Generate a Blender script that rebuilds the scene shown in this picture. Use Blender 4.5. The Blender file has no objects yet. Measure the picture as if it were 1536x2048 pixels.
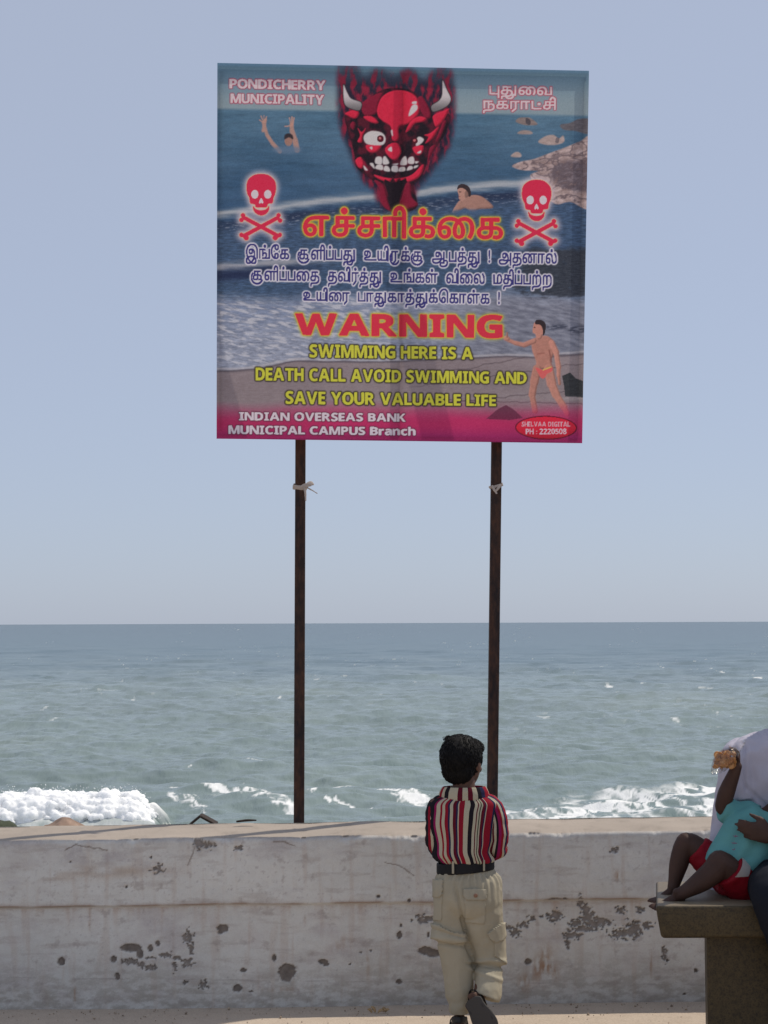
import bpy, math, random
import numpy as np
from mathutils import Vector, Matrix

# ---------------------------------------------------------------- camera, sky, sun, exposure
SC = bpy.context.scene
COL = SC.collection
R = math.radians
FPX = 3816.0                       # focal length in photo pixels (photo is 1536 x 2048)
EYE = Vector((0.0, 0.0, 1.5))
PITCH, ROLL = math.atan((1246 - 1024) / FPX), math.atan(-6 / 1536)
cam_d = bpy.data.cameras.new('camera')
cam_d.sensor_width = 36.0
cam_d.sensor_fit = 'AUTO'
cam_d.lens = FPX / 2048 * 36.0
cam_d.clip_start, cam_d.clip_end = 0.1, 60000.0
cam = bpy.data.objects.new('camera', cam_d)
COL.objects.link(cam)
CAM_ROT = Matrix.Rotation(math.pi / 2 + PITCH, 3, 'X') @ Matrix.Rotation(ROLL, 3, 'Z')
cam.matrix_world = Matrix.Translation(EYE) @ CAM_ROT.to_4x4()
SC.camera = cam

SUN_EL, SUN_AZ = R(56), R(60)      # azimuth measured from +Y (out to sea) towards +X
w = bpy.data.worlds.new('World')
SC.world = w
w.use_nodes = True
nt = w.node_tree
nt.nodes.clear()
sky = nt.nodes.new('ShaderNodeTexSky')
sky.sky_type = 'NISHITA'
sky.sun_disc = False
sky.sun_elevation = SUN_EL
sky.sun_rotation = SUN_AZ
sky.altitude = 0
sky.air_density = 0.7
sky.dust_density = 1.0
sky.ozone_density = 8.0
hz = nt.nodes.new('ShaderNodeMixRGB')          # thin bright haze over the whole sky
hz.inputs['Fac'].default_value = 0.66
hz.inputs['Color2'].default_value = (5.5, 6.0, 7.1, 1)
bg = nt.nodes.new('ShaderNodeBackground')
bg.inputs['Strength'].default_value = 0.10
wo = nt.nodes.new('ShaderNodeOutputWorld')
nt.links.new(sky.outputs[0], hz.inputs['Color1'])
nt.links.new(hz.outputs[0], bg.inputs[0])
nt.links.new(bg.outputs[0], wo.inputs[0])

sun_d = bpy.data.lights.new('sun', 'SUN')
sun_d.energy = 3.2
sun_d.angle = R(0.5)
sun_d.color = (1.0, 0.91, 0.78)
sun = bpy.data.objects.new('sun', sun_d)
COL.objects.link(sun)
SUN_DIR = Vector((math.sin(SUN_AZ) * math.cos(SUN_EL), math.cos(SUN_AZ) * math.cos(SUN_EL), math.sin(SUN_EL)))
sun.rotation_euler = SUN_DIR.to_track_quat('Z', 'Y').to_euler()
sun.location = (6, 4, 9)

SC.view_settings.view_transform = 'Standard'
SC.view_settings.look = 'None'
SC.view_settings.exposure = 0.0
SC.view_settings.gamma = 1.0

# ---------------------------------------------------------------- helpers
def P(px, py, Y):
    """world point seen at photo pixel (px, py) at depth Y (metres along +Y)"""
    d = CAM_ROT @ Vector(((px - 768) / FPX, -(py - 1024) / FPX, -1.0))
    return EYE + d * (Y / d.y)

_RI = np.array(CAM_ROT.transposed())
def to_px(p):
    """world points (n,3) -> photo pixels"""
    q = (np.asarray(p, float) - np.array(EYE)) @ _RI.T
    z = -q[:, 2]
    return 768 + FPX * q[:, 0] / z, 1024 - FPX * q[:, 1] / z

def lin(c):
    c = np.asarray(c, float) / 255.0
    return np.where(c <= 0.04045, c / 12.92, ((c + 0.055) / 1.055) ** 2.4)

def _h(i, j, k, s):
    n = (i * 374761393 + j * 668265263 + k * 2147483647 + s * 1274126177) & 0xffffffff
    n = ((n ^ (n >> 13)) * 1103515245) & 0xffffffff
    n = ((n ^ (n >> 15)) * 2246822519) & 0xffffffff
    return ((n ^ (n >> 16)) & 0xffff) / 65535.0

_GA = np.cos(np.arange(256) / 256 * 2 * np.pi); _GB = np.sin(np.arange(256) / 256 * 2 * np.pi)
def noise2(x, y, s=0):
    """smooth gradient noise, about 0..1"""
    x = np.asarray(x, float); y = np.asarray(y, float)
    i = np.floor(x).astype(np.int64); j = np.floor(y).astype(np.int64)
    u = x - i; v = y - j
    z = np.int64(0)
    def g(di, dj):
        n = ((i + di) * 374761393 + (j + dj) * 668265263 + s * 1274126177) & 0xffffffff
        n = ((n ^ (n >> 13)) * 1103515245) & 0xffffffff
        n = ((n ^ (n >> 16)) >> 3) & 255
        return _GA[n] * (u - di) + _GB[n] * (v - dj)
    fu = u * u * u * (u * (u * 6 - 15) + 10); fv = v * v * v * (v * (v * 6 - 15) + 10)
    n = (g(0, 0) * (1 - fu) + g(1, 0) * fu) * (1 - fv) + (g(0, 1) * (1 - fu) + g(1, 1) * fu) * fv
    return np.clip(.5 + .85 * n, 0, 1)

def fbm2(x, y, s=0, o=4, g=0.5):
    t = 0; a = 1; n = 0
    x = np.asarray(x, float); y = np.asarray(y, float)
    for k in range(o):
        t = t + a * noise2(x + 17.3 * k, y + 9.1 * k, s + k); n += a; a *= g
        x, y = 1.62 * x + 1.18 * y, 1.62 * y - 1.18 * x
    return t / n

def noise3(p, s=0):
    p = np.asarray(p, float)
    f = np.floor(p).astype(np.int64); t = p - f
    t = t * t * (3 - 2 * t)
    i, j, k = f[..., 0], f[..., 1], f[..., 2]
    u, v, q = t[..., 0], t[..., 1], t[..., 2]
    def pl(kk):
        return ((_h(i, j, kk, s) * (1 - u) + _h(i + 1, j, kk, s) * u) * (1 - v)
                + (_h(i, j + 1, kk, s) * (1 - u) + _h(i + 1, j + 1, kk, s) * u) * v)
    return pl(k) * (1 - q) + pl(k + 1) * q

def fbm3(p, s=0, o=3):
    t = 0; a = 1; n = 0
    for k in range(o):
        t = t + a * noise3(np.asarray(p) * 2 ** k + 3.7 * k, s + k); n += a; a *= 0.5
    return t / n

def sstep(a, b, x):
    t = np.clip((x - a) / (b - a), 0, 1)
    return t * t * (3 - 2 * t)

def tag(o, label=None, cat=None, group=None, kind=None):
    if label: o['label'] = label
    if cat: o['category'] = cat
    if group: o['group'] = group
    if kind: o['kind'] = kind
    return o

def empty(name, loc, label=None, cat=None, group=None):
    o = bpy.data.objects.new(name, None)
    o.empty_display_size = 0.1
    COL.objects.link(o)
    o.location = loc
    return tag(o, label, cat, group)

def link_mesh(name, me, mat=None, parent=None, smooth=True):
    o = bpy.data.objects.new(name, me)
    COL.objects.link(o)
    if mat is not None:
        me.materials.clear(); me.materials.append(mat)
    if smooth:
        me.shade_smooth()
    if parent is not None:
        o.parent = parent
        o.matrix_parent_inverse = Matrix.Translation(-Vector(parent.location)) if parent.parent is None else Matrix()
    return o

def mesh_np(name, v, quads, mat=None, parent=None, smooth=True, uv=None, col=None, tris=None):
    """build a mesh from numpy arrays; uv and col are per vertex"""
    v = np.asarray(v, np.float32)
    faces = [np.asarray(quads, np.int32).reshape(-1, 4)] if quads is not None and len(quads) else []
    idx = [f.ravel() for f in faces]; lens = [np.full(len(f), 4, np.int32) for f in faces]
    if tris is not None and len(tris):
        t = np.asarray(tris, np.int32).reshape(-1, 3)
        idx.append(t.ravel()); lens.append(np.full(len(t), 3, np.int32))
    idx = np.concatenate(idx); lens = np.concatenate(lens)
    me = bpy.data.meshes.new(name)
    me.vertices.add(len(v)); me.vertices.foreach_set('co', v.ravel())
    me.loops.add(len(idx)); me.loops.foreach_set('vertex_index', idx)
    me.polygons.add(len(lens))
    me.polygons.foreach_set('loop_start', np.concatenate([[0], np.cumsum(lens)[:-1]]).astype(np.int32))
    me.update(calc_edges=True)
    if uv is not None:
        l = me.uv_layers.new(name='UVMap')
        l.uv.foreach_set('vector', np.asarray(uv, np.float32)[idx].ravel())
    if col is not None:
        a = me.color_attributes.new('paint', 'FLOAT_COLOR', 'POINT')
        c = np.ones((len(v), 4), np.float32); c[:, :col.shape[1]] = col
        a.data.foreach_set('color', c.ravel())
    me.validate()
    return link_mesh(name, me, mat, parent, smooth)

def grid_quads(nr, nc, wrap=False):
    r = np.arange(nr - 1)[:, None]; c = np.arange(nc if wrap else nc - 1)[None, :]
    c2 = (c + 1) % nc
    return np.stack([r * nc + c, r * nc + c2, (r + 1) * nc + c2, (r + 1) * nc + c], -1).reshape(-1, 4)

# ---- node material helper
class NM:
    def __init__(s, name, rough=0.8, color=(0.5, 0.5, 0.5), spec=0.5, metal=0.0):
        s.m = bpy.data.materials.new(name); s.m.use_nodes = True
        s.t = s.m.node_tree; s.b = s.t.nodes['Principled BSDF']
        s.b.inputs['Roughness'].default_value = rough
        s.b.inputs['Base Color'].default_value = (*color, 1)
        s.b.inputs['Specular IOR Level'].default_value = spec
        s.b.inputs['Metallic'].default_value = metal
    def n(s, typ, **kw):
        x = s.t.nodes.new('ShaderNode' + typ)
        for k, v in kw.items():
            if k in ('operation', 'blend_type', 'data_type', 'attribute_name', 'noise_dimensions', 'feature', 'distance', 'interpolation'):
                setattr(x, k, v)
            else:
                x.inputs[k].default_value = v
        return x
    def l(s, a, b):
        s.t.links.new(a, b)
    def coord(s, kind='Object', scale=(1, 1, 1)):
        tc = s.n('TexCoord'); mp = s.n('Mapping'); mp.inputs['Scale'].default_value = scale
        s.l(tc.outputs[kind], mp.inputs['Vector'])
        return mp.outputs['Vector']
    def noise(s, scale, detail=4, vec=None, rough=0.55):
        x = s.n('TexNoise'); x.inputs['Scale'].default_value = scale
        x.inputs['Detail'].default_value = detail; x.inputs['Roughness'].default_value = rough
        s.l(vec if vec is not None else s.coord(), x.inputs['Vector'])
        return x.outputs['Fac']
    def ramp(s, fac, stops, interp='LINEAR'):
        r = s.n('ValToRGB'); cr = r.color_ramp; cr.interpolation = interp
        while len(cr.elements) > 1: cr.elements.remove(cr.elements[-1])
        for k, (p, c) in enumerate(stops):
            e = cr.elements[0] if k == 0 else cr.elements.new(p)
            e.position = p; e.color = (*c, 1)
        s.l(fac, r.inputs['Fac'])
        return r.outputs['Color']
    def mix(s, fac, a, b, mode='MIX'):
        x = s.n('MixRGB', blend_type=mode)
        for inp, val in (('Fac', fac), ('Color1', a), ('Color2', b)):
            if isinstance(val, (int, float)): x.inputs[inp].default_value = val
            elif isinstance(val, tuple): x.inputs[inp].default_value = (*val, 1)
            else: s.l(val, x.inputs[inp])
        return x.outputs[0]
    def attr(s, name='paint'):
        return s.n('Attribute', attribute_name=name).outputs['Color']
    def color(s, sock):
        s.l(sock, s.b.inputs['Base Color']); return s
    def bump(s, sock, strength=0.3, dist=0.01):
        b = s.n('Bump'); b.inputs['Strength'].default_value = strength; b.inputs['Distance'].default_value = dist
        s.l(sock, b.inputs['Height']); s.l(b.outputs['Normal'], s.b.inputs['Normal']); return s

def box_mesh(c, size, bevel=0.0, rot=None):
    import bmesh
    bm = bmesh.new()
    bmesh.ops.create_cube(bm, size=1.0)
    for v in bm.verts: v.co = Vector((v.co.x * size[0], v.co.y * size[1], v.co.z * size[2]))
    if bevel:
        bmesh.ops.bevel(bm, geom=list(bm.edges), offset=bevel, segments=2, affect='EDGES', profile=0.5)
    if rot is not None:
        bmesh.ops.transform(bm, matrix=rot.to_4x4(), verts=bm.verts)
    bmesh.ops.translate(bm, vec=Vector(c), verts=bm.verts)
    me = bpy.data.meshes.new('box'); bm.to_mesh(me); bm.free()
    return me

# ---------------------------------------------------------------- the printed picture on the signboard
# painted into a colour attribute of the banner; x, y below are positions on the print
S2 = 2
X0, Y0, CW, CH = 420, 112, 772, 786
_cy, _cx = np.mgrid[0:CH * S2, 0:CW * S2]
CX = X0 + (_cx + 0.5) / S2; CYY = Y0 + (_cy + 0.5) / S2
img = np.zeros((CH * S2, CW * S2, 3))

def fill_mask(groups):
    """union of groups of closed outlines in print coordinates, non-zero winding inside each group"""
    m = np.zeros(img.shape[:2], bool)
    for cs in groups:
        al = np.concatenate(cs)
        x0 = max(int((al[:, 0].min() - X0) * S2) - 1, 0); x1 = int((al[:, 0].max() - X0) * S2) + 2
        y0 = max(int((al[:, 1].min() - Y0) * S2) - 1, 0); y1 = int((al[:, 1].max() - Y0) * S2) + 2
        gx, gy = CX[y0:y1, x0:x1], CYY[y0:y1, x0:x1]
        wn = np.zeros(gx.shape, int)
        for p in cs:
            for (ax, ay), (bx, by) in zip(p, np.roll(p, -1, 0)):
                if ay == by: continue
                r = ((ay <= gy) != (by <= gy)) & (gx < (bx - ax) * (gy - ay) / (by - ay) + ax)
                wn += r * (1 if by > ay else -1)
        m[y0:y1, x0:x1] |= wn != 0
    return m.astype(float)

def poly(pts, smooth=True):
    """filled outline through pts; smooth runs a closed Catmull-Rom curve through them"""
    p = np.asarray(pts, float)
    if smooth:
        n = len(p); out = []
        for k in range(n):
            a, b, c, d = p[k - 1], p[k], p[(k + 1) % n], p[(k + 2) % n]
            for t in np.linspace(0, 1, 6, endpoint=False):
                out.append(0.5 * (2 * b + (c - a) * t + (2 * a - 5 * b + 4 * c - d) * t * t + (3 * b - a - 3 * c + d) * t ** 3))
        p = np.array(out)
    m = np.zeros(img.shape[:2], bool)
    x0 = max(int((p[:, 0].min() - X0) * S2) - 1, 0); x1 = min(int((p[:, 0].max() - X0) * S2) + 2, m.shape[1])
    y0 = max(int((p[:, 1].min() - Y0) * S2) - 1, 0); y1 = min(int((p[:, 1].max() - Y0) * S2) + 2, m.shape[0])
    if x1 <= x0 or y1 <= y0: return m.astype(float)
    gx, gy = CX[y0:y1, x0:x1], CYY[y0:y1, x0:x1]
    ins = np.zeros(gx.shape, bool); q = np.roll(p, -1, 0)
    for (ax, ay), (bx, by) in zip(p, q):
        if ay == by: continue
        c = (ay > gy) != (by > gy)
        ins ^= c & (gx < (bx - ax) * (gy - ay) / (by - ay) + ax)
    m[y0:y1, x0:x1] = ins
    return m.astype(float)

def ell(cx, cy, rx, ry, a=0):
    m = np.zeros(img.shape[:2]); q = max(rx, ry) + 2
    bb = (slice(max(int((cy - q - Y0) * S2), 0), max(int((cy + q - Y0) * S2), 0)), slice(max(int((cx - q - X0) * S2), 0), max(int((cx + q - X0) * S2), 0)))
    c, s = math.cos(R(a)), math.sin(R(a)); dx, dy = CX[bb] - cx, CYY[bb] - cy
    m[bb] = (((dx * c + dy * s) / rx) ** 2 + ((dy * c - dx * s) / ry) ** 2) < 1
    return m

def stroke(pts, w0, w1=None):
    w1 = w0 if w1 is None else w1
    m = np.zeros(img.shape[:2]); pts = np.asarray(pts, float); n = len(pts) - 1
    for k in range(n):
        a, b = pts[k], pts[k + 1]; wa = w0 + (w1 - w0) * k / n
        mx = max(w0, w1) + 1
        x0, x1 = min(a[0], b[0]) - mx, max(a[0], b[0]) + mx; y0, y1 = min(a[1], b[1]) - mx, max(a[1], b[1]) + mx
        sx = slice(max(int((x0 - X0) * S2), 0), max(int((x1 - X0) * S2), 0)); sy = slice(max(int((y0 - Y0) * S2), 0), max(int((y1 - Y0) * S2), 0))
        gx, gy = CX[sy, sx], CYY[sy, sx]; d = b - a
        t = np.clip(((gx - a[0]) * d[0] + (gy - a[1]) * d[1]) / (d @ d + 1e-9), 0, 1)
        m[sy, sx] = np.maximum(m[sy, sx], (np.hypot(gx - a[0] - t * d[0], gy - a[1] - t * d[1]) < wa / 2))
    return m

def bbox(m, pad=0):
    ys = np.flatnonzero(m.any(1)); xs = np.flatnonzero(m.any(0))
    if not len(ys): return None
    return (slice(max(ys[0] - pad, 0), min(ys[-1] + pad + 1, m.shape[0])), slice(max(xs[0] - pad, 0), min(xs[-1] + pad + 1, m.shape[1])))

def blur(m, r):
    """three box blurs, radius in print pixels"""
    k = max(int(round(r * S2 / 2)), 1)
    bb = bbox(m, 3 * k + 3)
    if bb is None: return m
    out = np.zeros_like(m); q = m[bb]
    for _ in range(3):
        for ax in (0, 1):
            p = np.pad(q, [(k + 1, k) if a == ax else (0, 0) for a in (0, 1)], mode='edge')
            c = np.cumsum(p, ax); n = q.shape[ax]
            q = (np.take(c, np.arange(2 * k + 1, 2 * k + 1 + n), ax) - np.take(c, np.arange(n), ax)) / (2 * k + 1)
    out[bb] = np.clip(q, 0, None)
    return out

def dilate(m, r):
    n = int(math.ceil(r * S2)); out = m.copy()
    ys, xs = np.where(m > 0.5)
    if not len(ys): return out
    y0, y1, x0, x1 = max(ys.min() - n - 1, n), ys.max() + n + 2, max(xs.min() - n - 1, n), xs.max() + n + 2
    y1 = min(y1, m.shape[0] - n); x1 = min(x1, m.shape[1] - n)
    sub = m[y0:y1, x0:x1].copy()
    for dy in range(-n, n + 1):
        for dx in range(-n, n + 1):
            if dx * dx + dy * dy <= (r * S2) ** 2 + 0.3:
                sub = np.maximum(sub, m[y0 + dy:y1 + dy, x0 + dx:x1 + dx])
    out[y0:y1, x0:x1] = sub
    return out

def put(mask, c, a=1.0):
    bb = bbox(mask > 1e-3)
    if bb is None: return
    c = np.asarray(c, float)
    if c.ndim == 3: c = c[bb]
    k = (np.clip(mask[bb], 0, 1) * a)[..., None]
    img[bb] = img[bb] * (1 - k) + c * k

# ---- lettering: glyph outlines come from Blender's own text object
_gc = {}
def glyph(ch):
    """closed outlines of one letter"""
    if ch not in _gc:
        cu = bpy.data.curves.new('lettering', 'FONT'); cu.body = ch; cu.resolution_u = 4; cu.fill_mode = 'NONE'
        o = bpy.data.objects.new('lettering', cu); COL.objects.link(o)
        dg = bpy.context.evaluated_depsgraph_get(); dg.update()
        me = o.evaluated_get(dg).to_mesh()
        v = np.array([x.co[:2] for x in me.vertices]).reshape(-1, 2)
        nb = {}
        for e in me.edges:
            i, j = e.vertices; nb.setdefault(i, []).append(j); nb.setdefault(j, []).append(i)
        seen = set(); cs = []
        for st in sorted(nb):
            if st in seen: continue
            lp = [st]; seen.add(st)
            nx = st + 1 if (st + 1) in nb[st] else nb[st][0]
            while nx is not None and nx not in seen:
                lp.append(nx); seen.add(nx)
                nx = next((q for q in nb[lp[-1]] if q not in seen), None)
            cs.append(v[lp])
        _gc[ch] = cs
        bpy.data.objects.remove(o); bpy.data.curves.remove(cu)
    return _gc[ch]

def thick(pts, wd):
    """a drawn pen stroke as separate outlines, for joined vowel signs"""
    out = []; p = np.asarray(pts, float)
    for a, b in zip(p[:-1], p[1:]):
        d = (b - a) / (np.linalg.norm(b - a) + 1e-9); n = np.array([-d[1], d[0]]) * wd / 2; e = d * wd / 3
        out.append([np.array([a - n - e, b - n + e, b + n + e, a + n - e])])
    return out

def arc(cx, cy, rx, ry, a0, a1, n=14):
    t = np.radians(np.linspace(a0, a1, n)); return np.stack([cx + rx * np.cos(t), cy + ry * np.sin(t)], 1)

def heavy(s):
    """upright bold sans letters"""
    o = ''
    for c in s:
        if 'A' <= c <= 'Z': c = chr(0x1D5D4 + ord(c) - 65)
        elif 'a' <= c <= 'z': c = chr(0x1D5EE + ord(c) - 97)
        elif '0' <= c <= '9': c = chr(0x1D7EC + ord(c) - 48)
        o += c
    return o

def layout(text, gap=0.07, space=0.42, pen=0.085):
    """left-to-right layout; vowel signs i, u and the dot are set by hand on their letter"""
    x = 0; out = []; prev = None
    for n, ch in enumerate(text):
        if ch == ' ': x += space; prev = None; continue
        if ch == '\u0bcd':                                   # dot above
            cx = (prev[0] + prev[1]) / 2 + 0.03; yy = 0.72
            if prev[2] == '\u0b9f': cx, yy = prev[1] - 0.14, 0.36
            out.append([arc(cx, yy, 0.085, 0.085, 0, 345, 12)]); continue
        if ch == '\u0bbf':                                   # i: arch over the right side
            xr = prev[1] + 0.07; h = 0.66
            out += thick(np.vstack([arc(xr - 0.13, h, 0.13, 0.16, 190, 0), [[xr, 0.0]]]), pen); x = xr + gap + 0.05; continue
        if ch == '\u0bc1':                                   # u, by the letter's own joined form
            l, r, b = prev
            if b == '\u0baa':
                out += thick([[r - 0.04, 0.5], [r - 0.04, -0.22]], pen * 1.2); continue
            if b == '\u0ba4':
                out += thick(arc(r - 0.20, -0.12, 0.22, 0.16, 60, -200), pen)
                out += thick([[r + 0.16, 0.55], [r + 0.16, -0.02], [r - 0.02, -0.02]], pen * 1.2); x = r + 0.26 + gap; continue
            out += thick(arc((l + r) / 2 - 0.02, 0.15, (r - l) / 2 + 0.10, 0.36, -25, -222, 20), pen); x = r + 0.14 + gap; continue
        if n + 1 < len(text) and text[n + 1] == '\u0bc1' and ch not in '\u0baa\u0ba4': x += 0.14
        g = glyph(ch); al = np.concatenate(g)
        x0, x1 = al[:, 0].min(), al[:, 0].max()
        out.append([c + np.array([x - x0, 0]) for c in g]); prev = (x, x + x1 - x0, ch); x += x1 - x0 + gap
    return out

def text_mask(text, xl, xr, topl, botl, topr, botr, tamil=False, bold=0.6, gap=0.06):
    """fit a line so its cap height runs top->bottom at both ends"""
    t = layout(text if tamil else heavy(text), gap if not tamil else 0.11, 0.30 if not tamil else 0.62)
    al = np.concatenate([c for g in t for c in g])
    lo, hi = al[:, 0].min(), al[:, 0].max()
    cap = 0.714 if not tamil else 0.55
    def fit(c):
        u = (c[:, 0] - lo) / (hi - lo); v = c[:, 1] / cap
        top = topl + (topr - topl) * u + bold; bot = botl + (botr - botl) * u - bold
        return np.stack([xl + bold + u * (xr - xl - 2 * bold), bot + (top - bot) * v], -1)
    m = fill_mask([[fit(c) for c in g] for g in t])
    return dilate(m, bold) if bold > 0 else m

def model(m, c, k=.55):
    """a printed photo figure: base tone, shaded on the lower right, a little lit on the upper left"""
    put(blur(m, .5), np.asarray(c, float) * (.94 + .12 * fbm2(CX / 9, CYY / 9, 77, 3))[..., None])
    sh = lambda dx, dy: np.roll(np.roll(m, int(dy * S2), 0), int(dx * S2), 1)
    put(m * np.clip(1 - blur(sh(-2, -1.5), 2), 0, 1), np.asarray(c, float) * .45, k)
    put(m * np.clip(1 - blur(sh(2, 1.5), 2), 0, 1), np.minimum(np.asarray(c, float) * 1.22, 215), k * .6)

def paint_sign():
    global img
    n1 = fbm2(CX / 60, CYY / 9, 3, 4); n2 = fbm2(CX / 14, CYY / 3, 8, 3); n3 = fbm2(CX / 200, CYY / 60, 5, 3)
    # sky and sea
    t = sstep(126, 216, CYY)[..., None]
    img[:] = np.array([78, 108, 128]) * (1 - t) + np.array([118, 134, 140]) * t
    hz = 218 + (CX - 440) * 0.019
    sea = sstep(-4, 4, CYY - hz)
    d = np.clip((CYY - hz) / 210, 0, 1)[..., None]
    sc = np.array([70, 100, 120]) * (1 - d) + np.array([44, 70, 98]) * d
    sc = sc * (0.80 + 0.24 * n1 + 0.14 * n2)[..., None] + (n3 - .5)[..., None] * 28
    put(sea, sc)
    # breaker lines and troughs
    def band(x, pts):
        p = np.asarray(pts, float); return np.interp(x, p[:, 0], p[:, 1])
    y1 = band(CX, [(433, 428), (520, 420), (600, 408), (700, 396), (800, 392), (900, 377), (1050, 366), (1180, 352)]) + (n1 - .5) * 10
    lo = sstep(0, 20, CYY - y1 - 10)
    put(lo, np.array([56, 76, 102]) * (0.62 + 0.66 * n2)[..., None])
    put(np.exp(-((CYY - y1) / 7.5) ** 2), (158, 160, 162), .9)
    y2 = y1 + 24 + (n2 - .5) * 8
    put(np.exp(-((CYY - y2) / 11) ** 2) * (0.55 + 0.9 * (n3 - .35)), (28, 36, 58), 1)
    put(np.exp(-((CYY - y2 - 4) / 9) ** 2) * sstep(.55, .72, n2), (150, 155, 162), .55)
    y3 = band(CX, [(433, 536), (500, 530), (580, 522), (700, 520), (900, 530), (1180, 520)]) + (n1 - .5) * 12
    put(np.exp(-((CYY - y3) / 8) ** 2) * sstep(700, 560, CX), (150, 150, 155), .9)
    put(np.exp(-((CYY - y3 - 17) / 11) ** 2) * sstep(680, 540, CX), (26, 34, 60), .9)
    put(np.exp(-((CYY - y3 + 14) / 16) ** 2) * sstep(620, 820, CX) * sstep(.3, .7, n1), (40, 52, 78), .8)
    # foam sheet
    ft = band(CX, [(433, 590), (560, 596), (700, 584), (900, 590), (1000, 580), (1180, 592)]) + (n1 - .5) * 20
    put(sstep(-14, 22, CYY - ft), np.array([124, 130, 146]) + ((n2 - .5) * 62 + (n1 - .5) * 46)[..., None])
    st = fbm2((CX + CYY * 1.2) / 34, (CYY - CX * .25) / 7, 21, 4)
    put(sstep(-10, 30, CYY - ft) * sstep(.5, .68, st) * sstep(950, 700, CX), (172, 172, 178), .8)
    put(sstep(-10, 30, CYY - ft) * sstep(.55, .4, st) * sstep(950, 640, CX) * sstep(700, 600, CYY), (88, 104, 134), .5)
    put(sstep(-10, 30, CYY - ft) * sstep(820, 1000, CX), np.array([104, 106, 118]) + ((st - .5) * 85)[..., None], .85)
    # dark rocks at the right in the surf
    rk = sstep(.42, .62, fbm2(CX / 34, CYY / 20, 31, 5, .6) * .6 + .40 * sstep(985, 1090, CX) * sstep(478, 510, CYY) * sstep(606, 575, CYY + (n1 - .5) * 30))
    put(rk * sstep(960, 1010, CX) * sstep(486, 505, CYY) * sstep(612, 585, CYY), np.array([30, 34, 42]) + (n2 * 30)[..., None], .95)
    for pts in ([(1090, 652), (1125, 648), (1135, 655), (1105, 660)], [(1135, 655), (1170, 652), (1170, 668), (1142, 664)]):
        put(blur(poly(pts), 3) * sstep(.3, .6, n2), (48, 52, 66), .85)
    # beach
    yb = band(CX, [(433, 741), (470, 741), (510, 737), (560, 727), (590, 721), (640, 722), (760, 723), (880, 718), (960, 715), (1010, 712), (1080, 714), (1180, 706)]) + (n1 - .5) * 4
    sand = sstep(-1.5, 1.5, CYY - yb)
    put(np.exp(-((CYY - yb + 3) / 2.6) ** 2), (165, 160, 162), .7)
    put(sand, np.array([122, 110, 112]) + ((n2 - .5) * 16 + (n3 - .5) * 20)[..., None])
    put(np.exp(-((CYY - yb - 1.5) / 2.0) ** 2), (62, 58, 66), .6)
    for k, (ya, sl, c) in enumerate(((797, .03, 0), (778, -.14, 0), (815, -.10, 0), (764, -.2, 1))):
        yl = ya + (CX - 800) * sl + (fbm2(CX / 30, CX * 0, 40 + k) - .5) * 10
        put(np.exp(-((CYY - yl) / 1.1) ** 2) * sstep(780 if c == 0 else 850, 880, CX) * sand, (70, 60, 64), .6)
    # rocks out in the bay and the slope at the right
    rc = np.array([150, 132, 126]) + ((n2 - .5) * 40)[..., None]
    put(blur(poly([(1031, 243), (1038, 236), (1052, 235), (1062, 237), (1075, 249), (1055, 251), (1040, 248)]), .8), rc * .78)
    put(poly([(1052, 236), (1060, 240), (1060, 250), (1052, 247)]), (48, 46, 54), .7)
    put(blur(poly([(1120, 250), (1140, 246), (1158, 238), (1180, 240), (1180, 268), (1150, 262), (1128, 260)]), .8), np.array([66, 62, 66]) + (n2 * 36)[..., None])
    put(blur(poly([(1034, 267), (1044, 261), (1060, 262), (1065, 268), (1048, 269)]), .8), rc * .9)
    put(blur(poly([(1076, 284), (1090, 273), (1106, 270), (1118, 277), (1126, 271), (1128, 284), (1112, 290), (1092, 290)]), .8), rc)
    put(poly([(1112, 276), (1118, 276), (1117, 286), (1111, 286)]), (70, 64, 70), .6)
    put(blur(poly([(1021, 312), (1032, 304), (1041, 307), (1042, 314), (1030, 315)]), .7), rc)
    sl = blur(poly([(1024, 333), (1040, 324), (1068, 318), (1100, 306), (1130, 295), (1158, 284), (1184, 280), (1184, 412), (1140, 404), (1110, 408), (1080, 380), (1060, 352), (1076, 342), (1046, 341)]), 1)
    rkt = fbm2(CX / 16 + CYY / 40, CYY / 11, 61, 5, .62); rkr = 1 - np.abs(2 * fbm2(CX / 34, CYY / 22, 63, 4) - 1)
    put(sl, np.array([148, 128, 124]) + ((n2 - .5) * 24 + (rkt - .5) * 110)[..., None])
    put(sl * sstep(.86, .97, rkr), (84, 72, 76), .7)
    put(blur(poly([(1104, 338), (1122, 324), (1150, 322), (1184, 330), (1184, 380), (1150, 382), (1120, 372), (1102, 356)]), 5) * sstep(.30, .62, rkt + .12), np.array([80, 70, 76]) + ((rkt - .5) * 90)[..., None], .85)
    put(blur(stroke([(1060, 330), (1100, 318), (1150, 300)], 2), 1), (110, 96, 96), .6)
    # bathers
    SK = np.array([162, 120, 106])
    put(blur(stroke([(526, 262), (531, 240)], 6), .6) + blur(stroke([(560, 303), (545, 287), (534, 270), (527, 246)], 8, 6), .8), SK, .9)
    for a, b in (((527, 246), (519, 240)), ((527, 244), (522, 232)), ((528, 243), (528, 231)), ((530, 244), (533, 234))):
        put(stroke([a, b], 2.4), SK * 1.03, .85)
    put(blur(stroke([(594, 300), (590, 280), (584, 262), (583, 250)], 11, 7), .8), SK, .9)
    for a, b in (((583, 252), (570, 253)), ((582, 250), (579, 236)), ((584, 250), (584, 234)), ((586, 250), (588, 236))):
        put(stroke([a, b], 2.6), SK * 1.03, .85)
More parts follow.
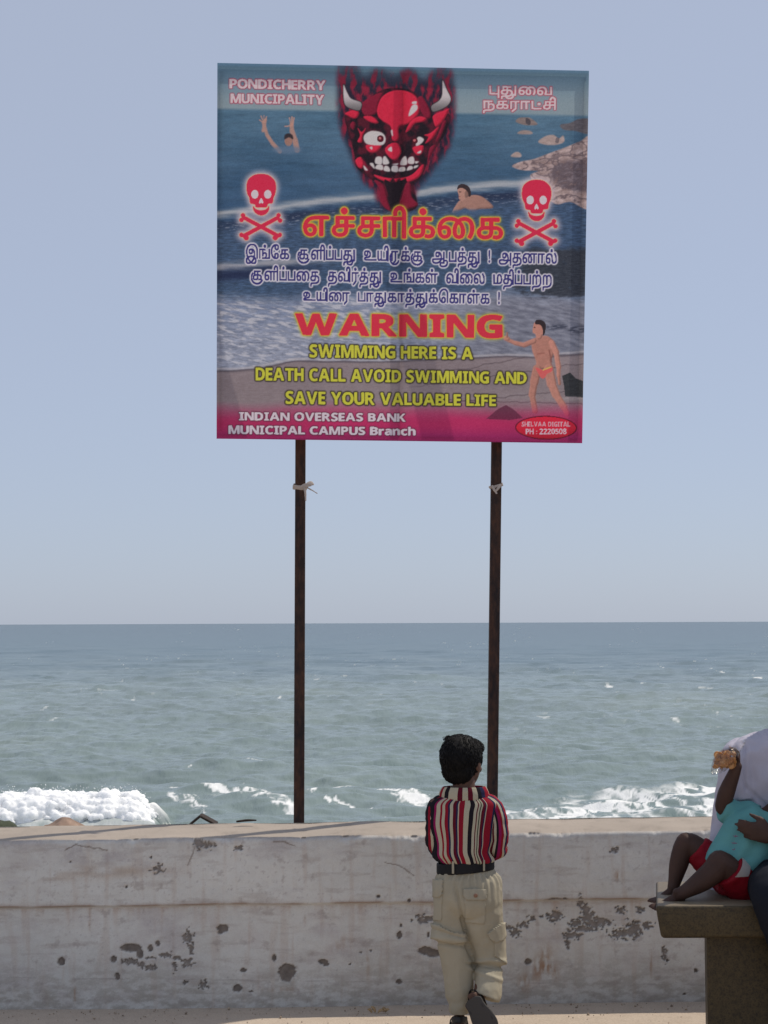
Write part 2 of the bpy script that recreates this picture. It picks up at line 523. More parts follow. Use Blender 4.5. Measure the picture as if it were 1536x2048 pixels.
    put(ell(577, 282, 7.5, 11), SK * .86); put(blur(poly([(569, 279), (570, 270), (578, 267), (585, 271), (586, 279), (578, 275)]), .5), (42, 36, 40))
    put(blur(ell(574, 300, 30, 8), 4), (84, 104, 126), .75)
    put(blur(poly([(905, 424), (916, 405), (926, 398), (938, 392), (955, 391), (970, 398), (986, 415), (960, 418), (945, 424), (930, 416), (915, 424)]), .9), SK * .92)
    model(poly([(905, 424), (916, 405), (926, 398), (938, 392), (955, 391), (970, 398), (986, 415), (960, 418), (945, 424), (930, 416), (915, 424)]), SK * .9)
    put(poly([(915, 382), (917, 375), (928, 372), (938, 376), (939, 388), (932, 394), (926, 402), (918, 398), (917, 390)]), SK)
    put(blur(poly([(930, 384), (938, 380), (939, 390), (931, 396)]), 1), SK * .6, .7)
    put(ell(920, 384, 2.4, 1), (60, 36, 34)); put(ell(919, 393, 2, 1), (130, 70, 62))
    put(poly([(914, 379), (918, 370), (930, 369), (939, 376), (942, 389), (938, 394), (935, 384), (928, 378), (921, 376)]), (46, 36, 38))
    put(blur(ell(945, 424, 44, 5), 3), (62, 84, 112), .8)
    sk2 = np.array([158, 108, 94])
    put(poly([(1124, 752), (1140, 745), (1152, 757), (1166, 762), (1166, 795), (1130, 793), (1128, 772)], False), np.array([34, 36, 38]) + (n2 * 18)[..., None])
    put(blur(ell(1146, 797, 22, 4), 2), (150, 142, 142), .5)
    bd = [poly([(1064, 682), (1074, 674), (1094, 672), (1108, 684), (1110, 700), (1102, 722), (1104, 736), (1074, 736), (1072, 722), (1064, 700)]),
          stroke([(1068, 682), (1048, 690), (1030, 686), (1016, 680)], 10, 6.5), stroke([(1103, 686), (1112, 705), (1117, 735), (1117, 752)], 12, 6),
          stroke([(1074, 738), (1068, 765), (1064, 790), (1070, 822)], 17, 8), stroke([(1097, 738), (1103, 768), (1112, 790), (1128, 815), (1134, 828)], 19, 8),
          ell(1013, 677, 7, 5, 20), stroke([(1014, 674), (1014, 666)], 3), stroke([(1117, 752), (1119, 768)], 5.5, 3), ell(1078, 668, 7, 11)]
    for k, b in enumerate(bd): model(b, sk2 * (1 + .05 * (k % 3)), .5)
    put(poly([(1066, 655), (1069, 645), (1080, 641), (1088, 646), (1088, 662), (1082, 670), (1070, 668), (1065, 664)]), sk2 * 1.08)
    put(poly([(1070, 648), (1073, 640), (1084, 641), (1091, 648), (1090, 664), (1086, 671), (1085, 658), (1080, 650)]), (40, 32, 34))
    put(ell(1069, 655, 1.6, 1), (40, 24, 24)); put(blur(stroke([(1075, 708), (1088, 706)], 2), .6), (120, 66, 56), .7)
    put(blur(stroke([(1098, 700), (1103, 724)], 2.4), .6), (104, 58, 52), .7)
    put(poly([(1071, 735), (1088, 740), (1103, 734), (1104, 742), (1094, 748), (1089, 756), (1082, 756), (1076, 746)]), (198, 82, 80)); put(stroke([(1086, 740), (1102, 734)], 2.4), (196, 160, 80))
    # horned mask in a dark red glow (a generic carnival devil)
    Z = lambda L: [(640 + x / 4.8, 110 + y / 4.8) for x, y in L]
    halo = poly(Z([(190, 40), (330, 60), (420, 200), (560, 130), (720, 190), (860, 120), (1000, 230), (1120, 120), (1260, 150), (1290, 420), (1280, 700), (1230, 900), (1120, 1050), (1010, 1200), (920, 1300), (900, 1440), (760, 1480), (640, 1500), (560, 1420), (520, 1300), (420, 1220), (350, 1080), (270, 900), (200, 700), (170, 400)]))
    put(blur(halo, 9) * (.45 + .55 * sstep(130, 190, CYY)), (24, 20, 34), .95)
    fl = blur(halo, 7) * sstep(.40, .66, fbm2((CX + 5 * fbm2(CX / 14, CYY / 14, 57, 2)) / 11, CYY / 34, 51, 3)) * sstep(112, 165, CYY)
    put(fl, (128, 26, 46), .9)
    RD, BK, DR = (186, 30, 54), (24, 16, 22), (112, 20, 40)
    face = poly(Z([(380, 560), (420, 470), (520, 380), (640, 325), (760, 320), (880, 345), (970, 430), (1060, 520), (1110, 620), (1200, 560), (1250, 600), (1200, 760), (1120, 880), (1040, 980), (1010, 1090), (960, 1190), (900, 1260), (930, 1460), (760, 1520), (680, 1500), (600, 1420), (560, 1250), (470, 1180), (350, 1080), (330, 960), (290, 800), (240, 620), (270, 540)]))
    put(blur(face, .8), BK)
    put(blur(face, 4) * sstep(.38, .66, fbm2(CX / 22, CYY / 26, 53, 3)), (98, 20, 36), .6)
    for c, L in (
        (DR, [(400, 470), (520, 385), (600, 370), (560, 470), (540, 560), (430, 580)]),
        (DR, [(930, 440), (980, 400), (1050, 520), (1060, 600), (1000, 590)]),
        (RD, [(550, 510), (600, 400), (700, 345), (820, 345), (920, 400), (955, 500), (930, 590), (850, 660), (760, 690), (755, 800), (720, 830), (690, 800), (680, 690), (610, 640), (560, 590)]),
        (RD, [(240, 560), (330, 530), (375, 560), (340, 610), (280, 590)]), (RD, [(1090, 580), (1200, 530), (1240, 520), (1190, 620), (1120, 690), (1090, 640)]),
        (RD, [(420, 590), (500, 590), (560, 650), (500, 650), (440, 620)]), (RD, [(820, 740), (870, 640), (950, 590), (1020, 610), (990, 640), (910, 660), (860, 720)]),
        (RD, [(440, 870), (520, 860), (590, 870), (540, 930), (470, 930)]), (RD, [(890, 890), (990, 870), (980, 940), (930, 960)]),
        (RD, [(625, 900), (680, 850), (745, 850), (780, 930), (740, 1000), (690, 1000), (640, 950)]),
        (RD, [(360, 700), (400, 740), (440, 700), (410, 780), (400, 840), (360, 830), (385, 770)]), (RD, [(1000, 770), (1060, 750), (1140, 690), (1080, 800), (1010, 850), (1040, 790)]),
        (RD, [(520, 1150), (640, 1180), (760, 1185), (880, 1150), (990, 1050), (960, 1160), (850, 1220), (820, 1180), (790, 1220), (760, 1180), (730, 1220), (700, 1180), (660, 1220), (560, 1190)]),
        (RD, [(340, 1010), (390, 980), (420, 1040), (400, 1090), (360, 1070)]), (DR, [(420, 1020), (440, 1040), (470, 1120), (430, 1110)]),
        (DR, [(520, 1200), (610, 1250), (650, 1400), (680, 1500), (600, 1440), (570, 1290)]), (DR, [(830, 1230), (870, 1240), (880, 1360), (940, 1440), (830, 1480), (750, 1490), (790, 1350)]),
        (DR, [(310, 640), (340, 660), (320, 720), (290, 680)]), (DR, [(1180, 640), (1210, 640), (1160, 780), (1110, 830), (1150, 720)]),
        (DR, [(1050, 900), (1110, 870), (1050, 1000), (1030, 1060)])):
        model(poly(Z(L)), c, .65)
    for L in ([(225, 285), (260, 360), (300, 420), (395, 460), (380, 530), (310, 520), (250, 490), (228, 430)], [(1175, 245), (1215, 330), (1255, 420), (1230, 480), (1170, 520), (1085, 545), (1070, 490), (1140, 440), (1172, 380)]):
        hm = poly(Z(L)); put(dilate(hm, 1.5), BK); put(blur(hm, .5), np.array([176, 168, 168]) * (1 - .45 * sstep(190, 222, CYY))[..., None])
    WH = (178, 172, 170)
    for L in ([(420, 780), (490, 730), (590, 745), (630, 800), (600, 865), (450, 855)], [(920, 870), (930, 800), (960, 785), (998, 815), (960, 860)],
              [(530, 1040), (535, 985), (570, 975), (595, 990), (590, 1050)], [(605, 1050), (605, 985), (630, 975), (665, 1040)], [(690, 1050), (750, 1040), (740, 1058)], [(770, 1055), (790, 990), (825, 975), (835, 1050)], [(845, 1040), (850, 990), (890, 975), (905, 1000), (900, 1045)], [(912, 1020), (950, 1025), (920, 1045)],
              [(475, 1045), (510, 1040), (525, 1095)], [(530, 1090), (550, 1055), (600, 1060), (600, 1105)], [(612, 1110), (622, 1065), (660, 1075), (672, 1118)], [(688, 1115), (695, 1065), (745, 1068), (745, 1122)], [(755, 1120), (765, 1080), (810, 1075), (818, 1112)], [(832, 1110), (850, 1070), (885, 1068), (888, 1095)], [(900, 1090), (905, 1065), (945, 1060), (930, 1080)],
              [(885, 450), (925, 445), (925, 470), (885, 472)], [(880, 490), (930, 480), (930, 530), (850, 590)], [(680, 730), (695, 720), (700, 780), (688, 770)], [(650, 910), (685, 880), (690, 930)], [(475, 890), (500, 880), (500, 910)], [(930, 940), (970, 915), (965, 945)], [(415, 1060), (440, 1080), (460, 1110), (430, 1105)]):
        put(blur(poly(Z(L)), .4), WH)
    for x, y, r in ((580, 805, 33), (912, 825, 27)):
        put(ell(640 + x / 4.8, 110 + y / 4.8, r / 4.8, r / 4.8), (70, 16, 26)); put(ell(640 + x / 4.8 - 1, 110 + y / 4.8 - 1, 2.6, 2.6), (170, 90, 92))
    put(poly(Z([(620, 1200), (700, 1230), (820, 1200), (780, 1330), (740, 1460), (700, 1500), (660, 1360)])), BK)
    # skull emblems
    Zs = lambda L, dx, dy: [(420 + x / 3.938 + dx, 110 + y / 3.938 + dy) for x, y in L]
    for dx, dy in ((0, 0), (550.5, 11.5)):
        sk = poly(Zs([(288, 1040), (300, 985), (345, 948), (403, 938), (462, 948), (508, 988), (520, 1040), (514, 1092), (500, 1128), (492, 1166), (458, 1174), (446, 1200), (403, 1203), (362, 1200), (352, 1178), (318, 1168), (310, 1128), (293, 1090)], dx, dy))
        jaw = poly(Zs([(340, 1190), (362, 1214), (403, 1224), (445, 1214), (464, 1190), (462, 1228), (436, 1256), (403, 1264), (370, 1254), (344, 1226)], dx, dy))
        m = np.maximum(sk, jaw)
        for a, b in (((268, 1282), (535, 1425)), ((535, 1282), (268, 1425))):
            m = np.maximum(m, stroke(Zs([a, b], dx, dy), 7.8))
        for x, y in ((260, 1264), (248, 1300), (540, 1264), (552, 1304), (248, 1418), (286, 1440), (514, 1440), (550, 1418)):
            c = Zs([(x, y)], dx, dy)[0]; m = np.maximum(m, ell(c[0], c[1], 4.4 + (y > 1430) * .8, 4.4 + (y > 1430) * .8))
        put(blur(dilate(m, 5), 9), (186, 170, 176), .95)
        put(blur(dilate(m, 1.2), 1), (196, 160, 110), .8)
        put(m, (190, 34, 62))
        for x in (353, 455):
            c = Zs([(x, 1098)], dx, dy)[0]; put(ell(c[0], c[1], 7.3, 8.7), (188, 176, 180))
        put(poly(Zs([(403, 1128), (420, 1160), (413, 1172), (403, 1164), (393, 1172), (386, 1160)], dx, dy)), (188, 176, 180))
    # pink foot
    pk = sstep(798, 846, CYY + (n3 - .5) * 20)[..., None]
    pc = np.array([162, 30, 76]) * (1 - sstep(848, 886, CYY)[..., None]) + np.array([138, 26, 82]) * sstep(848, 886, CYY)[..., None]
    pc = pc * (0.92 + .16 * n3)[..., None]
    put(pk[..., 0], pc, .93)
    put(poly([(972, 838), (996, 818), (1012, 810), (1026, 818), (1046, 836), (1020, 840)], False), (78, 30, 50), .75)
    # lettering
    def text(s, *a, fill, out, ow=2, glow=None, gw=5, tamil=False, bold=0.9, gap=.06, soft=.7):
        m = text_mask(s, *a, tamil=tamil, bold=bold, gap=gap)
        if glow is not None: put(blur(dilate(m, gw * .5), gw), glow, .85)
        if out is not None: put(blur(dilate(m, ow), soft), out)
        put(m, fill)
    BE, RO = (186, 168, 170), (148, 52, 72)
    text('PONDICHERRY', 459, 651, 158, 177, 161.5, 180.5, fill=BE, out=RO, ow=1.6, bold=.5)
    text('MUNICIPALITY', 461, 648, 187.5, 206.5, 190, 209.5, fill=BE, out=RO, ow=1.6, bold=.5)
    text('புதுவை'.replace('வை', 'ைவ'), 978, 1104, 172, 189.5, 174, 191, fill=BE, out=(160, 60, 76), ow=1.6, tamil=True, bold=.8)
    text('நகராட்சி', 965, 1112, 201, 218, 202.5, 219.5, fill=BE, out=(160, 60, 76), ow=1.6, tamil=True, bold=.8)
    text('எச்சாிக்ைக', 606, 1006, 431.5, 472, 436, 479, fill=(190, 36, 56), out=(186, 150, 48), ow=2.2, glow=(150, 150, 56), gw=5, tamil=True, bold=1.5)
    NV, LV = (44, 42, 100), (190, 184, 194)
    ta = dict(fill=NV, out=LV, ow=2.6, tamil=True, bold=.8)
    text('இங்ேக குளிப்பது உயிருக்கு ஆபத்து ! அதனால்', 491, 1114, 497, 517.5, 507, 528, **ta)
    text('குளிப்பைதத தவிர்த்து உங்கள் விைல மதிப்பற்ற'.replace('ைதத', 'ைத'), 501, 1104, 540.5, 561, 550, 570.5, **ta)
    text('உயிைர பாதுகாத்துக்ெகாள்க !', 606, 1000, 583.5, 602, 588, 608.5, **ta)
    text('WARNING', 590, 1005, 626.5, 670, 630, 677, fill=(194, 40, 58), out=(186, 150, 46), ow=1.6, glow=(160, 160, 56), gw=5, bold=1.6, gap=.09)
    ye = dict(fill=(176, 174, 52), out=(44, 38, 32), ow=2.2, glow=(50, 44, 40), gw=3, bold=.5, gap=.08)
    text('SWIMMING HERE IS A', 619, 946, 688.5, 715, 695, 719, **ye)
    text('DEATH CALL AVOID SWIMMING AND', 511, 1053, 735, 761, 744.5, 768, **ye)
    text('SAVE YOUR VALUABLE LIFE', 571, 992, 782, 808, 790, 812.5, **ye)
    wh = dict(fill=(190, 176, 182), out=(84, 34, 52), ow=1.1, glow=(70, 24, 44), gw=2.5, bold=.5, gap=.08)
    text('INDIAN OVERSEAS BANK', 478, 811, 824, 841, 827, 843.5, **wh)
    text('MUNICIPAL CAMPUS Branch', 457, 831, 851, 868, 854.5, 871, **wh)
    put(ell(1092, 855.5, 62, 24, .8), (88, 18, 34)); put(ell(1092, 855.5, 59.5, 21.8, .8), np.array([188, 28, 48]) * (1.04 - .2 * sstep(845, 880, CYY))[..., None])
    text('SHELVAA DIGITAL', 1043, 1140, 843.5, 853, 843.5, 853.5, fill=(206, 150, 160), out=None, bold=.2)
    text('PH : 2220508', 1051, 1133, 857.5, 868.5, 857, 868.5, fill=(206, 170, 180), out=None, bold=.2)
    img = img * .91 + np.array([112, 112, 122]) * .09 + (np.random.default_rng(3).normal(0, 4.5, img.shape[:2]))[..., None]     # sun-faded inks, print grain
    return img
# ---------------------------------------------------------------- setting: pavement, beach, sea
SEA_Z = -3.0
def wall_depth(x):                       # the wall runs a little away to the right
    return 7.583 + 0.0426 * np.asarray(x, float)

# pavement
m = NM('pavement_concrete', 0.92, spec=0.25)
v = m.coord('Object')
na, nb, nc = m.noise(1.3, 6, v), m.noise(14, 6, v), m.noise(160, 3, v)
c = m.ramp(na, [(.3, (.415, .345, .275)), (.7, (.485, .405, .325))])
c = m.mix(.35, c, m.ramp(nb, [(.35, (.38, .30, .23)), (.6, (.51, .43, .34))]))
c = m.mix(.30, c, m.ramp(nc, [(.38, (.30, .25, .20)), (.55, (.60, .50, .41))]))
m.color(c).bump(nc, .35, .004)
gx = np.linspace(-40, 40, 161); gy = np.concatenate([np.linspace(-40, 5, 40), np.linspace(5.2, 7.9, 50)])
GX, GY = np.meshgrid(gx, gy)
GZ = (fbm2(GX * .8, GY * .8, 71, 3) - .5) * .012
tag(mesh_np('pavement', np.stack([GX, GY, GZ], -1).reshape(-1, 3), grid_quads(*GX.shape), m.m), kind='structure')

# beach behind the wall, falling to the water
m = NM('beach_sand', 0.95, spec=0.2)
m.color(m.ramp(m.noise(3, 6), [(.3, (.30, .23, .16)), (.7, (.42, .34, .25))])).bump(m.noise(9, 6), .5, .05)
gx = np.linspace(-40, 40, 161); gy = np.linspace(7.95, 34, 80)
GX, GY = np.meshgrid(gx, gy)
GZ = .05 - 3.4 * sstep(8.6, 30, GY) + (fbm2(GX * .7, GY * .7, 75, 3) - .5) * .12
tag(mesh_np('beach', np.stack([GX, GY, GZ], -1).reshape(-1, 3), grid_quads(*GX.shape), m.m), kind='structure')

# sea
def build_sea():
    H = EYE.z - SEA_Z
    drop = np.concatenate([np.linspace(620, 430, 40, endpoint=False), np.linspace(430, 6, 540), 5.5 * np.exp(np.linspace(0, -3.2, 22))])
    Yr = H * FPX / drop
    t = np.concatenate([np.linspace(-.62, -.235, 90, endpoint=False), np.linspace(-.235, .235, 940), np.linspace(.236, .62, 90)])
    YY = np.repeat(Yr[:, None], len(t), 1); X = YY * t[None]
    dY = np.gradient(Yr)[:, None]; dX = YY * .0005
    rng = np.random.default_rng(5)
    Z = np.zeros_like(X); Yd = np.zeros_like(X)
    for k in range(90):
        lam = .40 * (42 ** (k / 89))
        th = rng.normal(0.25, .62)
        kx, ky = math.sin(th) / lam * 2 * np.pi, math.cos(th) / lam * 2 * np.pi
        slope = (.048 if lam < 1.6 else .034 if lam < 3 else .019 if lam < 6 else .012)
        fade = sstep(1.0, 2.4, lam / (np.abs(math.cos(th)) * dY + 1e-6)) * sstep(2, 4, lam / dX)
        gust = .35 + 1.3 * noise2(X / (lam * 4) + k * 7, YY / (lam * 5), 300 + k)
        ph = kx * X + ky * YY + rng.uniform(0, 6.28)
        Z += fade * gust * slope * lam / 6.283 * np.sin(ph)
        Yd += fade * gust * slope * lam / 6.283 * .8 * np.cos(ph)
    # low swell lines nearing the shore
    for Yc, a, wd, x0, x1, s in ((58, .16, 2.6, -40, 40, 1), (72, .14, 3.4, -50, 12, 2), (66, .10, 3.0, -5, 50, 3), (49.5, .15, 1.7, -7, 40, 4), (90, .14, 4.5, -60, 60, 5), (112, .14, 5.5, -60, 60, 6)):
        cc = Yc + (noise2(X / 7, X * 0, 80 + s) - .5) * 4 + X * .05
        Z += a * np.exp(-((YY - cc) / wd) ** 2) * sstep(x0 - 3, x0 + 3, X) * sstep(x1 + 3, x1 - 3, X)
    # px coordinates of the still surface, used only to read where the foam lies in the photo
    px, py = to_px(np.stack([X, YY, np.full_like(X, SEA_Z)], -1).reshape(-1, 3)); px = px.reshape(X.shape); py = py.reshape(X.shape)
    wx = X + (fbm2(X / 1.6, YY / 3, 14, 4) - .5) * 1.5; wy = YY + (fbm2(X / 1.6, YY / 3, 19, 4) - .5) * 7
    rg = lambda a, b, q: 1 - np.abs(2 * fbm2(wx / a, wy / b, q, 4, .5) - 1) * 2.8
    rid, rid2, rid3 = rg(2.6, 4.2, 91), rg(1.1, 2.2, 97), rg(.45, 1.1, 103)
    foam = np.zeros_like(X)
    # lacework of foam right of the boy
    ety = np.interp(px, [940, 1000, 1080, 1150, 1230, 1300, 1360, 1436, 1800], [1626, 1614, 1608, 1598, 1592, 1595, 1588, 1583, 1576])
    env = sstep(945, 1000, px) * sstep(-5, 9, py - ety + (fbm2(px / 40, px * 0, 7, 3) - .5) * 14) * sstep(2300, 1800, px)
    lace = np.maximum(sstep(.78, .88, rid), np.maximum(.85 * sstep(.82, .92, rid2) * sstep(.3, .7, rid), .4 * sstep(.80, .93, rid3) * sstep(.45, .7, rid)))
    foam = np.maximum(foam, env * lace)
    foam = np.maximum(foam, env * sstep(1626, 1642, py + (rid2 - .5) * 22) * .8)
    foam = np.maximum(foam, env * np.exp(-((py - ety - 6) / 3.5) ** 2) * sstep(.20, .75, rid2) * .9)
    # crest lines
    def crest(pts, wd, thr, s):
        nonlocal foam
        p = np.asarray(pts, float); yl = np.interp(px, p[:, 0], p[:, 1]) + (fbm2(px / 34, py / 40, s, 3) - .5) * 7
        e = np.exp(-((py - yl) / wd) ** 2) * sstep(p[0, 0] - 14, p[0, 0] + 16, px) * sstep(p[-1, 0] + 14, p[-1, 0] - 16, px)
        foam = np.maximum(foam, np.clip(sstep(thr + .08, thr + .36, e * (.34 + .42 * np.clip(rid3, -.5, 1) + .42 * np.clip(rid2, -.5, 1))), 0, .95))
    crest([(310, 1578), (345, 1588), (430, 1600), (520, 1606), (560, 1616), (590, 1626)], 4.5, .42, 31)
    crest([(470, 1600), (540, 1608), (600, 1624)], 10, .46, 32)
    crest([(612, 1603), (660, 1594), (720, 1590), (780, 1592)], 3.2, .45, 33)
    crest([(640, 1607), (700, 1612), (760, 1618)], 2.6, .5, 34)
    crest([(770, 1592), (820, 1598), (860, 1606), (930, 1618)], 13, .44, 35)
    crest([(760, 1634), (860, 1632)], 4, .30, 36)
    crest([(330, 1602), (380, 1608), (420, 1622)], 9, .50, 37)
    crest([(370, 1548), (450, 1530), (600, 1545)], 5, .62, 40)
    crest([(1240, 1571), (1300, 1571)], 2.2, .35, 39)
    # scattered whitecaps
    cap = sstep(.70, .80, fbm2(wx / .9, wy / 4.5, 55, 3)) * sstep(.54, .70, fbm2(X / 12, YY / 26, 56, 3)) * sstep(1300, 1330, py) * .8
    cap2 = sstep(.76, .84, fbm2(px / 9, py / 2.2, 58, 2)) * sstep(.60, .74, fbm2(px / 110, py / 16, 59, 3)) * sstep(1350, 1320, py) * sstep(1252, 1262, py) * .6
    foam = np.maximum(foam, np.maximum(cap * sstep(1530, 1470, py), cap2))
    # the breaking wave at the left
    yc = 43.9 + .08 * (X + 8)
    front = sstep(-5.0, -5.6, X + (fbm2(X * 0, YY * 1.6, 61, 2) - .5) * 1.6)
    hgt = front * (.52 + .10 * np.sin(X * 1.3 + 1) * sstep(-10, -5, X) - .10 * sstep(-8.0, -10.5, X))
    d = YY - yc
    prof = np.where(d < 0, np.exp(-(d / 1.15) ** 2), np.exp(-(d / 1.9) ** 2))
    lump = fbm3(np.stack([X * 1.5, YY * 1.2, X * 0], -1), 66, 4)
    lump2 = fbm3(np.stack([X * 6, YY * 4, X * 0], -1), 67, 4); lump3 = fbm3(np.stack([X * 17, YY * 9, X * 0], -1), 68, 3)
    wv = hgt * prof
    white = sstep(.10, .26, wv + (lump - .5) * .25) * (1 - .55 * sstep(-8.2, -9.3, X) * sstep(.58, .42, lump2 + .15 * np.sin(X * 9)))
    white *= sstep(1.1, .3, d + (lump - .5))
    bil = lambda f: np.abs(2 * f - 1)
    Z += wv + white * front * ((lump - .5) * .30 + (lump2 - .5) * .10)
    foam = np.maximum(foam, white * front)
    foam = np.maximum(foam, front * sstep(-.2, -2.6, d) * sstep(.3, .7, rid))
    # water colour: turbid green-grey by the shore, bluer over deep water
    far = sstep(1400, 1290, py + (fbm2(px / 160, py / 10, 44, 3) - .5) * 70)
    far2 = sstep(1300, 1246, py)
    ca = np.array([.190, .244, .236]); cb = np.array([.058, .108, .118]); cd = np.array([.042, .082, .092])
    body = ca + (cb - ca) * far[..., None]; body = body + (cd - body) * far2[..., None]
    patch = (fbm2(X / 9, YY / 22, 47, 4) - .5)[..., None]
    body = body * (1 + .22 * patch) * (1 + .16 * (fbm2(px / 90, py / 5, 48, 3) - .5)[..., None])
    body = body + np.array([.022, .020, .008]) * (sstep(.5, .75, fbm2(X / 12, YY / 30, 49, 3)) * sstep(1310, 1420, py))[..., None]
    foam = np.clip(foam * (.86 + .3 * fbm2(X * 7, YY * 3, 73, 3)), 0, 1)
    col = np.concatenate([body, foam[..., None]], -1)
    v = np.stack([X, YY + Yd * 0, SEA_Z + Z], -1).reshape(-1, 3)
    m = NM('sea_water', 0.22, spec=.5)
    at = m.n('Attribute', attribute_name='paint')
    m.color(m.mix(at.outputs['Alpha'], at.outputs['Color'], (.80, .81, .80)))
    r = m.n('MapRange'); r.inputs['To Min'].default_value = .24; r.inputs['To Max'].default_value = .75
    m.l(at.outputs['Alpha'], r.inputs['Value']); m.l(r.outputs[0], m.b.inputs['Roughness'])
    m.b.inputs['IOR'].default_value = 1.33
    m.b.inputs['Specular IOR Level'].default_value = .34
    m.bump(m.noise(1.0, 6, m.coord('Object', (2.6, .9, 1))), .6, .14)
    return tag(mesh_np('sea_water', v, grid_quads(*X.shape), m.m, col=col.reshape(-1, 4)), kind='structure')
build_sea()

# ---------------------------------------------------------------- the sea wall
CHIPS = [(121, 1925, 7, 8, 0), (261, 1897, 20, 8, 0), (279, 1908, 7, 10, 0), (226, 1920, 6, 6, 0), (300, 1898, 5, 7, 0), (315, 1888, 4.5, 5, 0), (234, 1954, 5, 7, 0),
    (376, 1875, 8, 10, 1), (382, 1898, 6, 8, 1), (374, 1927, 9, 7, 1), (355, 1917, 7, 4, 1), (331, 1912, 11, 4, 1), (298, 1936, 7, 5, 1), (308, 1936, 3, 5, 1), (281, 1932, 6, 5, 1), (259, 1924, 14, 5, 1), (349, 1934, 4, 8, 1), (300, 1917, 7, 2, 1),
    (445, 1858, 11, 8, 0), (440, 1866, 5, 4, 0), (486, 1942, 6, 4, 0), (406, 1971, 8, 7, 1), (371, 1966, 6, 3, 1), (474, 1978, 9, 7, 0), (410, 1690, 15, 6, 1), (396, 1684, 5, 12, 1), (316, 1739, 9, 6, 1), (318, 1733, 3, 9, 1), (477, 1697, 6, 4, 1), (482, 1692, 4, 2, 1),
    (574, 1944, 17, 15, 0), (573, 1956, 11, 9, 0), (646, 1925, 9, 5, 0), (652, 1930, 6, 4, 0), (548, 1917, 4, 7, 0), (799, 1871, 5, 7, 0), (852, 1903, 14, 8, 0), (868, 1908, 16, 8, 0), (852, 1839, 17, 7, 1), (843, 1842, 6, 7, 1), (798, 1965, 6, 5, 0), (757, 1793, 4, 2.5, 0), (819, 1801, 3, 3, 0), (857, 1871, 2, 6, 0), (802, 1852, 2, 4, 0),
    (1018, 1857, 8, 4, 1), (1030, 1866, 9, 7, 1), (1047, 1851, 13, 4, 1), (1063, 1838, 6, 5, 1), (1110, 1834, 12, 9, 1), (1120, 1799, 14, 2, 1), (1162, 1806, 5, 12, 1), (1172, 1822, 8, 10, 1), (1177, 1838, 14, 10, 1), (1190, 1848, 22, 7, 1), (1205, 1845, 16, 6, 1), (1153, 1848, 12, 7, 1), (1172, 1858, 24, 5, 1), (1145, 1872, 15, 6, 1), (1136, 1888, 4, 9, 1),
    (1243, 1869, 17, 8, 1), (1260, 1862, 10, 8, 1), (1271, 1860, 12, 14, 1), (1294, 1852, 10, 6, 1), (1241, 1821, 9, 5, 1), (1282, 1820, 7, 6, 1), (1057, 1925, 7, 6, 0), (1330, 1909, 5, 11, 1), (1336, 1922, 3, 3, 0), (1393, 1943, 4, 4, 0), (1370, 1990, 3, 2, 0), (1085, 1834, 4, 2, 1), (700, 1930, 2, 2, 0), (722, 1906, 2, 2, 0), (742, 1902, 2, 2, 0), (500, 1985, 4, 2, 1), (141, 1724, 2, 2, 0), (253, 1774, 2, 2.5, 0), (302, 1715, 2, 2, 0), (965, 1700, 3, 2, 0), (1228, 1700, 7, 5, 1)]
